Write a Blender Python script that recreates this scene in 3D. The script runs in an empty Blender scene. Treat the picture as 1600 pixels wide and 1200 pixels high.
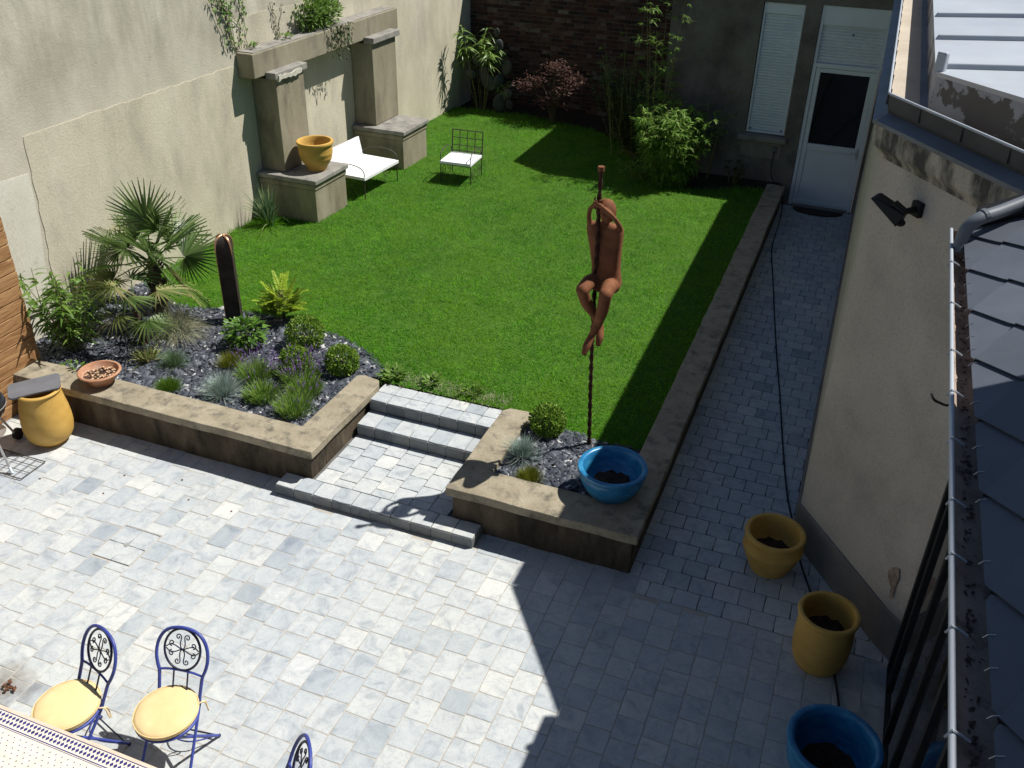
import bpy, math, random
import numpy as np
from mathutils import Vector, Matrix

random.seed(7)
rng = np.random.default_rng(11)
S = bpy.context.scene
COL = S.collection
PI = math.pi
rad = math.radians

# ------------------------------------------------------------------ camera
CAM_R = [(0.93117075, 0.36413017, 0.0181728),
         (0.20459877, -0.48065308, -0.8527086),
         (-0.30176212, 0.79773544, -0.52207068)]
CAM_P = (0.0, 0.0, 5.5)
cam = bpy.data.cameras.new('camera')
cam.sensor_width = 36.0
cam.lens = 1460.0 / 1600.0 * 36.0
cam.clip_start = 0.05
cam.clip_end = 500.0
camo = bpy.data.objects.new('camera', cam)
COL.objects.link(camo)
r_, d_, f_ = [Vector(v) for v in CAM_R]
m4 = Matrix.Identity(4)
for i in range(3):
    m4[i][0] = r_[i]
    m4[i][1] = -d_[i]
    m4[i][2] = -f_[i]
    m4[i][3] = CAM_P[i]
camo.matrix_world = m4
S.camera = camo

# ------------------------------------------------------------------ sky, sun, exposure
SUN = Vector((0.53, 0.39, 1.0)).normalized()
world = bpy.data.worlds.new('World')
S.world = world
world.use_nodes = True
wn = world.node_tree
wn.nodes.clear()
sky = wn.nodes.new('ShaderNodeTexSky')
sky.sky_type = 'NISHITA'
sky.sun_disc = False
sky.sun_elevation = math.asin(SUN.z)
sky.sun_rotation = math.atan2(SUN.x, SUN.y)
sky.air_density = 1.0
sky.dust_density = 0.3
sky.ozone_density = 3.0
bg = wn.nodes.new('ShaderNodeBackground')
bg.inputs['Strength'].default_value = 0.05
wo = wn.nodes.new('ShaderNodeOutputWorld')
wn.links.new(sky.outputs[0], bg.inputs[0])
wn.links.new(bg.outputs[0], wo.inputs[0])

sl = bpy.data.lights.new('sun', 'SUN')
sl.energy = 4.6
sl.angle = rad(0.5)
sl.color = (1.0, 0.975, 0.925)
slo = bpy.data.objects.new('sun', sl)
COL.objects.link(slo)
slo.rotation_euler = SUN.to_track_quat('Z', 'Y').to_euler()
slo.location = (10, 8, 20)

S.view_settings.view_transform = 'Standard'
S.view_settings.look = 'None'
S.view_settings.exposure = 0.42
S.view_settings.gamma = 1.0
S.view_settings.use_curve_mapping = False
S.render.engine = 'CYCLES'
S.cycles.use_denoising = True
S.cycles.max_bounces = 6
S.cycles.diffuse_bounces = 3
S.cycles.glossy_bounces = 3
S.cycles.transmission_bounces = 4
S.cycles.transparent_max_bounces = 6


# ------------------------------------------------------------------ materials
class NT:
    """small wrapper that makes node wiring short"""
    def __init__(s, name):
        s.m = bpy.data.materials.new(name)
        s.m.use_nodes = True
        s.t = s.m.node_tree
        s.t.nodes.clear()
        s.out = s.n('ShaderNodeOutputMaterial')

    def n(s, kind, **kw):
        x = s.t.nodes.new(kind)
        for k, v in kw.items():
            setattr(x, k, v)
        return x

    def l(s, a, b):
        s.t.links.new(a, b)

    def pos(s, scale=(1, 1, 1), obj=False):
        if obj:
            src = s.n('ShaderNodeTexCoord').outputs['Object']
        else:
            src = s.n('ShaderNodeNewGeometry').outputs['Position']
        mp = s.n('ShaderNodeMapping')
        mp.inputs['Scale'].default_value = scale
        s.l(src, mp.inputs[0])
        return mp.outputs[0]

    def noise(s, vec, scale, detail=4, rough=.55, dist=0.0):
        x = s.n('ShaderNodeTexNoise')
        x.inputs['Scale'].default_value = scale
        x.inputs['Detail'].default_value = detail
        x.inputs['Roughness'].default_value = rough
        x.inputs['Distortion'].default_value = dist
        s.l(vec, x.inputs['Vector'])
        return x.outputs['Fac']

    def ramp(s, fac, stops, interp='LINEAR'):
        x = s.n('ShaderNodeValToRGB')
        x.color_ramp.interpolation = interp
        els = x.color_ramp.elements
        while len(els) < len(stops):
            els.new(0.5)
        for e, (p, c) in zip(els, stops):
            e.position = p
            e.color = (*c, 1) if len(c) == 3 else c
        s.l(fac, x.inputs[0])
        return x.outputs[0]

    def math(s, op, a, b=None, clamp=False):
        x = s.n('ShaderNodeMath', operation=op, use_clamp=clamp)
        for i, v in enumerate((a, b)):
            if v is None:
                continue
            if isinstance(v, (int, float)):
                x.inputs[i].default_value = v
            else:
                s.l(v, x.inputs[i])
        return x.outputs[0]

    def mix(s, fac, a, b, mode='MIX'):
        x = s.n('ShaderNodeMix', data_type='RGBA', blend_type=mode)
        if isinstance(fac, (int, float)):
            x.inputs[0].default_value = fac
        else:
            s.l(fac, x.inputs[0])
        for i, v in ((6, a), (7, b)):
            if isinstance(v, tuple):
                x.inputs[i].default_value = (*v[:3], 1)
            else:
                s.l(v, x.inputs[i])
        return x.outputs[2]

    def rand(s):
        a = s.n('ShaderNodeObjectInfo').outputs['Random']
        b = s.n('ShaderNodeNewGeometry').outputs['Random Per Island']
        return s.math('FRACT', s.math('ADD', a, b))

    def surf(s, col, rough=.7, spec=.3, bump=None, bstr=.3, bdist=.01, metal=0.0, trans=0.0, tcol=None):
        p = s.n('ShaderNodeBsdfPrincipled')
        if isinstance(col, tuple):
            p.inputs['Base Color'].default_value = (*col[:3], 1)
        else:
            s.l(col, p.inputs['Base Color'])
        if isinstance(rough, (int, float)):
            p.inputs['Roughness'].default_value = rough
        else:
            s.l(rough, p.inputs['Roughness'])
        p.inputs['Specular IOR Level'].default_value = spec
        p.inputs['Metallic'].default_value = metal
        if bump is not None:
            b = s.n('ShaderNodeBump')
            b.inputs['Strength'].default_value = bstr
            b.inputs['Distance'].default_value = bdist
            s.l(bump, b.inputs['Height'])
            s.l(b.outputs[0], p.inputs['Normal'])
        last = p.outputs[0]
        if trans > 0:
            tr = s.n('ShaderNodeBsdfTranslucent')
            c = tcol if tcol is not None else col
            if isinstance(c, tuple):
                tr.inputs[0].default_value = (*c[:3], 1)
            else:
                s.l(c, tr.inputs[0])
            mx = s.n('ShaderNodeMixShader')
            mx.inputs[0].default_value = trans
            s.l(last, mx.inputs[1])
            s.l(tr.outputs[0], mx.inputs[2])
            last = mx.outputs[0]
        s.l(last, s.out.inputs[0])
        return s.m


def mottled(name, stops, scale=3, detail=6, stretch=(1, 1, 1), rough=.85, spec=.2, fine=60, bstr=.25, bdist=.006,
            dirt=None, dscale=1.5, dlo=.5, dhi=.7, dstretch=(1, 1, 1), dmax=.8, jitter=0.0, metal=0.0):
    t = NT(name)
    v = t.pos(stretch)
    c = t.ramp(t.noise(v, scale, detail, .6), stops)
    if dirt is not None:
        dv = t.pos(dstretch)
        f = t.ramp(t.noise(dv, dscale, 7, .65), [(dlo, (0, 0, 0)), (dhi, (dmax, dmax, dmax))])
        c = t.mix(f, c, dirt)
    if jitter:
        k = t.math('ADD', t.math('MULTIPLY', t.rand(), 2 * jitter), 1 - jitter)
        g = t.n('ShaderNodeCombineColor')
        for i in range(3):
            t.l(k, g.inputs[i])
        c = t.mix(1.0, c, g.outputs[0], 'MULTIPLY')
    if .8 < rough < .88:                                  # pitting and grit
        sp = t.ramp(t.noise(t.pos(), 58, 5, .75), [(.30, (.68, .67, .65)), (.46, (.97, .97, .97)), (.62, (1.04, 1.04, 1.03)), (.74, (1.14, 1.13, 1.11))])
        c = t.mix(1.0, c, sp, 'MULTIPLY')
    b = t.noise(t.pos(), fine, 5, .7)
    return t.surf(c, rough, spec, b, bstr, bdist, metal)


def leafmat(name, cols, trans=.35, rough=.5, spec=.3, patch=None):
    t = NT(name)
    n = len(cols)
    c = t.ramp(t.rand(), [((i + .5) / n, col) for i, col in enumerate(cols)])
    if patch is not None:
        wear = t.ramp(t.noise(t.pos(), .75, 6, .65, .4), [(.40, (.62, .74, .70)), (.52, (1, 1, 1)), (.66, (1.2, 1.1, 1.05))])
        c = t.mix(1.0, c, wear, 'MULTIPLY')
        fine = t.ramp(t.noise(t.pos(), 7.0, 4, .6), [(.34, (.60, .68, .65)), (.62, (1.2, 1.16, 1.1))])
        c = t.mix(1.0, c, fine, 'MULTIPLY')
        f = t.ramp(t.noise(t.pos(), patch[1], 4, .6), [(.42, (0, 0, 0)), (.68, (1, 1, 1))])
        c = t.mix(f, c, patch[0])
    return t.surf(c, rough, spec, trans=trans)


MT = {}
def wall_material():
    t = NT('weathered_render')
    c = t.ramp(t.noise(t.pos((1, 1, .5)), 2.2, 8, .62), [(.25, (.44, .405, .315)), (.5, (.54, .50, .395)), (.75, (.62, .58, .47))])
    blot = t.ramp(t.noise(t.pos((1, 1, .6)), 1.1, 9, .70, .3), [(.40, (0, 0, 0)), (.68, (.85, .85, .85))])
    strk = t.ramp(t.noise(t.pos((1, 1.3, .16)), 2.2, 8, .66, .2), [(.45, (0, 0, 0)), (.74, (.7, .7, .7))])
    f = t.mix(1.0, blot, strk, 'SCREEN')
    sp = t.n('ShaderNodeSeparateXYZ')
    t.l(t.pos(), sp.inputs[0])
    z = t.math('ADD', sp.outputs[2], t.math('MULTIPLY', t.noise(t.pos(), 1.5, 4, .6), .7))
    up = t.ramp(t.math('MULTIPLY', z, .2), [(.56, (0, 0, 0)), (.70, (1, 1, 1))])
    f = t.mix(1.0, f, up, 'MULTIPLY')
    c = t.mix(f, c, (.30, .27, .21))
    spots = t.ramp(t.noise(t.pos(), 9, 5, .6), [(.66, (0, 0, 0)), (.74, (.6, .6, .6))])
    c = t.mix(spots, c, (.30, .275, .23))
    return t.surf(c, .9, .15, t.noise(t.pos(), 38, 6, .7), .45, .012)


MT['wall_upper'] = wall_material()
MT['wall_lower'] = mottled('beige_render', [(.25, (.48, .435, .325)), (.5, (.57, .52, .395)), (.75, (.64, .59, .465))], 1.8, 7,
                           (1, 1, .5), dirt=(.33, .30, .245), dscale=1.9, dlo=.48, dhi=.74, dstretch=(1, 1, .4), dmax=.75, fine=38, bstr=.4, bdist=.012)
MT['wall_patch'] = mottled('cream_render', [(.3, (.58, .55, .45)), (.7, (.68, .65, .55))], 2.5, 6, fine=40,
                           dirt=(.30, .27, .22), dscale=7, dlo=.62, dhi=.75, dmax=.5)
MT['niche_stone'] = mottled('niche_concrete', [(.25, (.205, .18, .12)), (.5, (.28, .25, .175)), (.75, (.35, .315, .23))], 2.6, 7,
                            (1, 1, .4), dirt=(.085, .075, .06), dscale=3.0, dlo=.52, dhi=.76, dstretch=(1, 1, .35), dmax=.85, fine=45, bstr=.4, bdist=.01)
MT['niche_cap'] = mottled('grey_stone_cap', [(.3, (.21, .20, .18)), (.7, (.33, .31, .27))], 6, 6, fine=70,
                          dirt=(.09, .085, .08), dscale=5, dlo=.5, dhi=.75)
MT['coping'] = mottled('coping_concrete', [(.25, (.235, .20, .14)), (.5, (.32, .275, .195)), (.75, (.395, .345, .255))], 5, 8, fine=55,
                       bstr=.5, bdist=.01, dirt=(.085, .078, .066), dscale=6.5, dlo=.5, dhi=.68, dmax=.75)
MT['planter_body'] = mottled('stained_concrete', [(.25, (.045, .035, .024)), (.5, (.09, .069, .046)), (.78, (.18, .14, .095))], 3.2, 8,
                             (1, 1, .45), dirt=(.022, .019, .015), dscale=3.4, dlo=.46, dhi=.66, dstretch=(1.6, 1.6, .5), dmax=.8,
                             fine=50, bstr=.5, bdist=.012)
MT['dark_render'] = mottled('grey_house_render', [(.25, (.11, .10, .088)), (.5, (.16, .147, .13)), (.75, (.215, .20, .178))], 1.6, 7,
                            (1, 1, .5), dirt=(.04, .037, .034), dscale=1.8, dlo=.46, dhi=.72, dmax=.75, fine=40, bstr=.5)
MT['annex_render'] = mottled('pinkish_render', [(.25, (.40, .36, .31)), (.5, (.475, .43, .37)), (.75, (.54, .49, .425))], 1.8, 7,
                             (1, 1, .7), dirt=(.25, .22, .19), dscale=1.4, dlo=.52, dhi=.8, dmax=.55, fine=120, bstr=.35)
MT['cornice'] = mottled('stained_cornice', [(.25, (.36, .325, .265)), (.75, (.47, .43, .35))], 4, 6, fine=50,
                        dirt=(.045, .042, .04), dscale=4.6, dlo=.43, dhi=.60, dstretch=(1, 1, .4), dmax=.92)
MT['plinth'] = mottled('grey_plinth', [(.3, (.13, .125, .115)), (.7, (.21, .20, .185))], 2.5, 6, fine=50)
MT['zinc'] = mottled('zinc_sheet', [(.3, (.335, .365, .405)), (.7, (.42, .45, .485))], 1.4, 5, (1, 1, 1), rough=.55, spec=.5, fine=8,
                     bstr=.05, dirt=(.34, .32, .28), dscale=1.6, dlo=.55, dhi=.8, dmax=.4)
MT['zinc_dark'] = mottled('weathered_zinc', [(.3, (.10, .112, .13)), (.7, (.17, .187, .212))], 3, 5, rough=.5, spec=.4, fine=15, bstr=.08,
                          dirt=(.10, .10, .10), dscale=4, dlo=.5, dhi=.75)
MT['zinc_fascia'] = mottled('stained_zinc', [(.3, (.24, .255, .275)), (.7, (.32, .335, .355))], 3, 5, rough=.6, spec=.4, fine=20, bstr=.1,
                            dirt=(.06, .055, .05), dscale=2.3, dlo=.50, dhi=.525, dmax=.92)
MT['gutter_inside'] = mottled('gutter_inside_sediment', [(.3, (.26, .19, .145)), (.5, (.36, .27, .21)), (.75, (.48, .36, .28))], 5, 7, fine=60,
                              dirt=(.10, .08, .065), dscale=7, dlo=.56, dhi=.68)
MT['slate_roof'] = mottled('fibre_slate', [(.3, (.082, .092, .112)), (.7, (.108, .12, .143))], 3, 6, rough=.55, spec=.35, fine=150, bstr=.12,
                           jitter=.12, dirt=(.15, .15, .15), dscale=5, dlo=.6, dhi=.8, dmax=.4)
MT['white_pvc'] = mottled('white_pvc', [(.3, (.62, .67, .72)), (.7, (.68, .73, .78))], 2, 3, rough=.4, spec=.4, fine=10, bstr=.02)
MT['shutter'] = mottled('shutter_slat', [(.3, (.58, .63, .67)), (.7, (.66, .71, .75))], 2, 3, rough=.45, spec=.4, fine=10, bstr=.02, jitter=.03)
MT['sill'] = mottled('stone_sill', [(.3, (.20, .185, .165)), (.7, (.28, .26, .23))], 5, 6, fine=60)
MT['black_paint'] = mottled('black_metal', [(.3, (.007, .007, .008)), (.7, (.013, .013, .014))], 8, 3, rough=.6, spec=.4, fine=40, bstr=.05)
MT['wrought'] = mottled('wrought_iron', [(.3, (.035, .03, .026)), (.7, (.075, .062, .05))], 18, 5, rough=.65, spec=.3, fine=80, bstr=.2)
MT['cable'] = mottled('black_rubber', [(.3, (.01, .01, .012)), (.7, (.02, .02, .022))], 10, 2, rough=.6, fine=30, bstr=.05)
MT['mat_dark'] = mottled('coir_mat', [(.3, (.03, .024, .02)), (.7, (.06, .048, .038))], 30, 4, fine=200, bstr=.6)
MT['soil'] = mottled('dark_soil', [(.3, (.02, .016, .012)), (.7, (.055, .043, .032))], 12, 7, fine=60, bstr=.8, bdist=.03)
MT['lawn_base'] = mottled('lawn_soil', [(.3, (.04, .10, .010)), (.7, (.07, .15, .016))], 6, 6, fine=50, bstr=.6, bdist=.02)
MT['mortar_light'] = mottled('sand_joint', [(.3, (.36, .335, .295)), (.7, (.48, .445, .39))], 6, 6, fine=150, bstr=.4)
MT['mortar_dark'] = mottled('dark_joint', [(.3, (.09, .087, .083)), (.7, (.16, .153, .145))], 6, 6, fine=150, bstr=.4)
MT['yellow_glaze'] = mottled('ochre_terracotta', [(.25, (.44, .255, .055)), (.5, (.54, .325, .075)), (.75, (.61, .385, .105))], 5, 6, (1, 1, 1.6),
                             rough=.62, spec=.35, fine=60, bstr=.18, dirt=(.30, .16, .05), dscale=4, dlo=.6, dhi=.8, dmax=.5)
MT['blue_glaze'] = mottled('blue_glaze', [(.25, (.012, .11, .26)), (.5, (.02, .18, .37)), (.78, (.07, .31, .50))], 9, 7, (1, 1, 2.5),
                           rough=.32, spec=.5, fine=40, bstr=.2)
MT['terracotta'] = mottled('terracotta', [(.3, (.40, .19, .105)), (.7, (.50, .27, .16))], 7, 6, fine=80, bstr=.15,
                           dirt=(.55, .45, .36), dscale=4, dlo=.5, dhi=.7, dmax=.6, dstretch=(1, 1, 2.5))
MT['slate_cover'] = mottled('slate_cover', [(.3, (.12, .12, .13)), (.7, (.17, .17, .18))], 6, 6, rough=.6, fine=80, bstr=.2)
MT['rust'] = mottled('rusted_steel', [(.25, (.12, .045, .02)), (.5, (.19, .073, .032)), (.75, (.26, .11, .05))], 9, 8, rough=.8, spec=.25,
                     fine=110, bstr=.45, bdist=.006, dirt=(.10, .04, .022), dscale=12, dlo=.52, dhi=.7, dmax=.7)
MT['rust_dark'] = mottled('dark_rusted_rope', [(.3, (.028, .014, .010)), (.7, (.07, .03, .018))], 14, 6, rough=.8, fine=110, bstr=.4)
MT['white_cloth'] = mottled('white_cloth', [(.3, (.78, .78, .77)), (.7, (.84, .84, .83))], 5, 4, rough=.9, spec=.1, fine=150, bstr=.15)
MT['yellow_cloth'] = mottled('yellow_cloth', [(.3, (.70, .52, .26)), (.7, (.78, .60, .32))], 5, 5, rough=.9, spec=.1, fine=220, bstr=.2)
MT['blue_iron'] = mottled('blue_painted_iron', [(.3, (.03, .045, .23)), (.7, (.05, .075, .33))], 9, 5, rough=.42, spec=.45, fine=60, bstr=.1)
MT['blue_iron_dark'] = mottled('dark_blue_iron', [(.3, (.010, .011, .032)), (.7, (.018, .020, .06))], 9, 5, rough=.45, spec=.4, fine=60, bstr=.1)
MT['mosaic_white'] = mottled('cream_mosaic', [(.3, (.68, .60, .48)), (.7, (.78, .70, .58))], 20, 4, rough=.5, fine=60, bstr=.1)
MT['mosaic_rim'] = mottled('stone_table_rim', [(.3, (.58, .45, .34)), (.7, (.70, .57, .45))], 12, 4, rough=.6, fine=60, bstr=.1)
MT['mosaic_blue'] = mottled('blue_mosaic', [(.3, (.028, .026, .13)), (.7, (.05, .045, .2))], 20, 4, rough=.4, fine=60, bstr=.1)
MT['copper'] = mottled('polished_copper', [(.3, (.62, .34, .20)), (.7, (.72, .44, .28))], 8, 4, rough=.35, spec=.5, fine=30, bstr=.05, metal=.8)
MT['dark_stone'] = mottled('dark_carved_stone', [(.3, (.022, .017, .014)), (.7, (.055, .042, .034))], 9, 7, rough=.7, fine=70, bstr=.5)
MT['steel'] = mottled('aluminium', [(.3, (.55, .55, .54)), (.7, (.66, .66, .65))], 6, 3, rough=.35, spec=.5, fine=40, bstr=.05, metal=.7)
MT['enamel'] = mottled('black_enamel', [(.3, (.014, .016, .02)), (.7, (.022, .025, .03))], 6, 3, rough=.15, spec=.5, fine=10, bstr=.02)
MT['rust_stain'] = mottled('rust_stain', [(.35, (.16, .095, .07)), (.6, (.36, .28, .22))], 14, 5, fine=60)
MT['pot_soil'] = mottled('pot_soil', [(.3, (.035, .022, .015)), (.7, (.10, .06, .042))], 22, 6, fine=60, bstr=.8, bdist=.02)
MT['gutter_lining'] = mottled('painted_gutter_lining', [(.3, (.40, .345, .275)), (.7, (.50, .44, .36))], 2.5, 5, fine=60)
MT['gutter_outer'] = mottled('dull_gutter_zinc', [(.3, (.05, .05, .05)), (.7, (.085, .084, .082))], 3, 5, rough=.7, spec=.2, fine=20, bstr=.1)
MT['chips'] = None
MT['dead_leaf'] = mottled('dead_leaf', [(.3, (.09, .04, .02)), (.7, (.17, .08, .04))], 20, 4, fine=80, bstr=.4)
MT['pebble'] = mottled('pebble_fill', [(.3, (.35, .18, .09)), (.7, (.62, .45, .30))], 30, 4, fine=80, bstr=.2, jitter=.5)
MT['bark'] = mottled('bark', [(.3, (.075, .055, .04)), (.7, (.14, .105, .075))], 16, 6, fine=60, bstr=.8, bdist=.02)
MT['fibre'] = mottled('palm_fibre', [(.3, (.06, .044, .03)), (.7, (.15, .115, .08))], 22, 6, (1, 1, .3), fine=90, bstr=1.0, bdist=.03)


def tile_material(name='marble_paving', k=1.0):
    t = NT(name)
    r = t.rand()
    base = t.ramp(r, [(.0, (.33, .36, .385)), (.06, (.41, .435, .45)), (.2, (.455, .475, .482)), (.5, (.48, .495, .495)),
                      (.75, (.497, .51, .504)), (.9, (.525, .53, .512)), (.96, (.545, .545, .525)), (1.0, (.59, .585, .56))])
    off = t.n('ShaderNodeCombineXYZ')
    t.l(t.math('MULTIPLY', r, 37.0), off.inputs[0])
    t.l(t.math('MULTIPLY', r, 91.0), off.inputs[1])
    va = t.n('ShaderNodeVectorMath', operation='ADD')
    t.l(t.pos(), va.inputs[0])
    t.l(off.outputs[0], va.inputs[1])
    v = va.outputs[0]
    cloud = t.ramp(t.noise(v, 5, 6, .62, 1.2), [(.3, (.66, .69, .74)), (.46, (.93, .945, .96)), (.6, (1.03, 1.03, 1.02)), (.74, (1.14, 1.13, 1.10))])
    c = t.mix(1.0, base, cloud, 'MULTIPLY')
    # dark blue grey swirls in some stones
    sw = t.ramp(t.noise(v, 3.2, 7, .6, 2.0), [(.60, (0, 0, 0)), (.74, (.7, .7, .7))])
    c = t.mix(sw, c, (.25, .275, .31))
    vein = t.ramp(t.noise(v, 6, 8, .6, 2.4), [(.47, (0, 0, 0)), (.495, (.4, .4, .4)), (.52, (0, 0, 0))])
    c = t.mix(vein, c, (.27, .29, .32))
    # large scale weathering across the whole floor
    big = t.ramp(t.noise(t.pos(), .55, 5, .55), [(.35, (.92, .94, .97)), (.65, (1.06, 1.05, 1.01))])
    c = t.mix(1.0, c, big, 'MULTIPLY')
    dirt = t.ramp(t.noise(t.pos(), 1.1, 6, .6), [(.55, (0, 0, 0)), (.8, (.35, .35, .35))])
    c = t.mix(dirt, c, (.36, .345, .30))
    # earth washed out beside the mosaic table
    dv = t.n('ShaderNodeVectorMath', operation='DISTANCE')
    dv.inputs[1].default_value = (-5.05, 2.95, 0)
    t.l(t.pos(), dv.inputs[0])
    dd = t.math('ADD', dv.outputs['Value'], t.math('MULTIPLY', t.noise(t.pos(), 4, 6, .65), .75))
    st = t.ramp(dd, [(.34, (.9, .9, .9)), (.68, (0, 0, 0))])
    c = t.mix(st, c, (.15, .115, .075))
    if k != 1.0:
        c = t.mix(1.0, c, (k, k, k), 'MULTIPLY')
    b = t.noise(t.pos(), 90, 5, .7)
    b2 = t.math('ADD', b, t.math('MULTIPLY', t.noise(t.pos(), 9, 3, .5), 1.5))
    return t.surf(c, .72, .3, b2, .3, .004)


MT['riser_shaded'] = tile_material('paving_shaded_for_risers', .42)  # paving colour darkened, so the shade on the risers is in the colour
MT['tile'] = tile_material()


def brick_material():
    t = NT('old_brick')
    r = t.rand()
    c = t.ramp(r, [(.0, (.025, .017, .015)), (.3, (.05, .024, .019)), (.6, (.075, .032, .024)), (.85, (.10, .055, .042)), (1.0, (.15, .12, .105))])
    f = t.ramp(t.noise(t.pos(), 1.3, 7, .65), [(.45, (0, 0, 0)), (.7, (.85, .85, .85))])
    c = t.mix(f, c, (.028, .026, .025))
    return t.surf(c, .9, .15, t.noise(t.pos(), 60, 5, .7), .6, .008)


MT['brick'] = brick_material()


def wood_material():
    t = NT('larch_board')
    off = t.n('ShaderNodeCombineXYZ')
    t.l(t.math('MULTIPLY', t.rand(), 53.0), off.inputs[1])
    va = t.n('ShaderNodeVectorMath', operation='ADD')
    t.l(t.pos((6, 1.2, 9)), va.inputs[0])
    t.l(off.outputs[0], va.inputs[1])
    g = t.noise(va.outputs[0], 3.0, 7, .62, .8)
    c = t.ramp(g, [(.3, (.15, .07, .028)), (.44, (.28, .145, .06)), (.56, (.37, .205, .09)), (.72, (.47, .29, .14))])
    kv = t.n('ShaderNodeTexVoronoi')
    kv.inputs['Scale'].default_value = 2.6
    t.l(t.pos((1, 1.0, 2.6)), kv.inputs['Vector'])
    k = t.ramp(kv.outputs['Distance'], [(.05, (1, 1, 1)), (.12, (0, 0, 0))])
    c = t.mix(k, c, (.56, .36, .18))
    return t.surf(c, .6, .3, g, .25, .004)


MT['wood'] = wood_material()


def chip_material():
    t = NT('slate_chippings')
    c = t.ramp(t.rand(), [(.0, (.028, .032, .042)), (.5, (.052, .058, .074)), (.8, (.09, .10, .12)), (.93, (.15, .16, .18)),
                          (.97, (.30, .30, .30)), (1.0, (.60, .59, .56))])
    return t.surf(c, .55, .35, t.noise(t.pos(), 120, 4, .6), .2, .003)


MT['chips'] = chip_material()


def glass_material():
    t = NT('window_glass')
    return t.surf((.012, .012, .015), .04, .6)


MT['glass'] = glass_material()

MT['grass'] = leafmat('grass_blade', [(.058, .23, .006), (.09, .325, .010), (.13, .385, .015), (.20, .45, .036)], .45, .6, .12,
                      patch=((.16, .335, .015), 1.6))
MT['palm_leaf'] = leafmat('palm_leaflet', [(.065, .12, .026), (.11, .18, .045), (.18, .26, .08)], .35, .4, .4)
MT['palm_dry'] = leafmat('dry_palm_leaflet', [(.14, .19, .05), (.22, .26, .08), (.32, .29, .13)], .25, .6, .2)
MT['fescue'] = leafmat('blue_fescue', [(.19, .28, .25), (.27, .37, .34), (.36, .46, .42), (.44, .48, .37)], .25, .6, .2)
MT['green_fescue'] = leafmat('green_fescue', [(.09, .17, .09), (.13, .23, .12), (.21, .26, .11)], .3, .6, .2)
MT['moss'] = leafmat('bright_tuft', [(.07, .15, .012), (.10, .20, .018), (.15, .25, .03)], .35, .6, .2)
MT['moss_yellow'] = leafmat('yellowing_tuft', [(.12, .17, .015), (.17, .20, .02), (.22, .20, .03)], .35, .6, .2)
MT['box'] = leafmat('box_leaf', [(.085, .18, .018), (.13, .25, .026), (.20, .33, .04), (.31, .42, .075)], .4, .5, .25)
MT['broad'] = leafmat('glossy_leaf', [(.06, .14, .02), (.10, .21, .028), (.15, .28, .04)], .3, .35, .45)
MT['mahonia'] = leafmat('golden_frond', [(.22, .34, .02), (.31, .43, .03), (.40, .50, .05)], .35, .5, .3)
MT['mahonia_low'] = leafmat('green_frond', [(.15, .26, .02), (.23, .34, .03), (.31, .40, .05)], .35, .5, .3)
MT['lav_green'] = leafmat('lavender_foliage', [(.12, .22, .035), (.17, .29, .05), (.24, .36, .07)], .3, .6, .2)
MT['lav_stem'] = leafmat('lavender_stem', [(.13, .15, .12), (.19, .20, .17)], .3, .6, .2)
MT['lav_flower'] = leafmat('lavender_flower', [(.15, .09, .26), (.22, .12, .36), (.30, .17, .42)], .3, .7, .2)
MT['bamboo_leaf'] = leafmat('bamboo_leaf', [(.07, .16, .016), (.12, .25, .03), (.19, .34, .05), (.28, .41, .09)], .4, .55, .2)
MT['lush'] = leafmat('lush_leaf', [(.08, .16, .02), (.13, .24, .035), (.20, .31, .06)], .35, .45, .35)
MT['straw'] = leafmat('straw_grass', [(.25, .26, .15), (.36, .35, .22), (.46, .43, .30)], .3, .7, .15)
MT['maple'] = leafmat('red_maple_leaf', [(.07, .03, .027), (.11, .05, .04), (.17, .095, .065)], .3, .5, .3)
MT['oleander'] = leafmat('oleander_leaf', [(.10, .18, .035), (.16, .27, .055), (.24, .35, .09)], .3, .4, .4)
MT['cactus'] = mottled('cactus_skin', [(.3, (.03, .036, .034)), (.7, (.06, .066, .062))], 6, 5, rough=.55, fine=50, bstr=.3,
                       dirt=(.12, .12, .115), dscale=7, dlo=.55, dhi=.75, dmax=.5)
MT['dark_leaf'] = leafmat('dark_leaf', [(.025, .05, .012), (.04, .075, .018), (.06, .10, .025)], .25, .45, .3)
MT['cane'] = mottled('bamboo_cane', [(.3, (.13, .14, .05)), (.7, (.22, .21, .09))], 8, 4, rough=.5, fine=40, bstr=.1)


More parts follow.
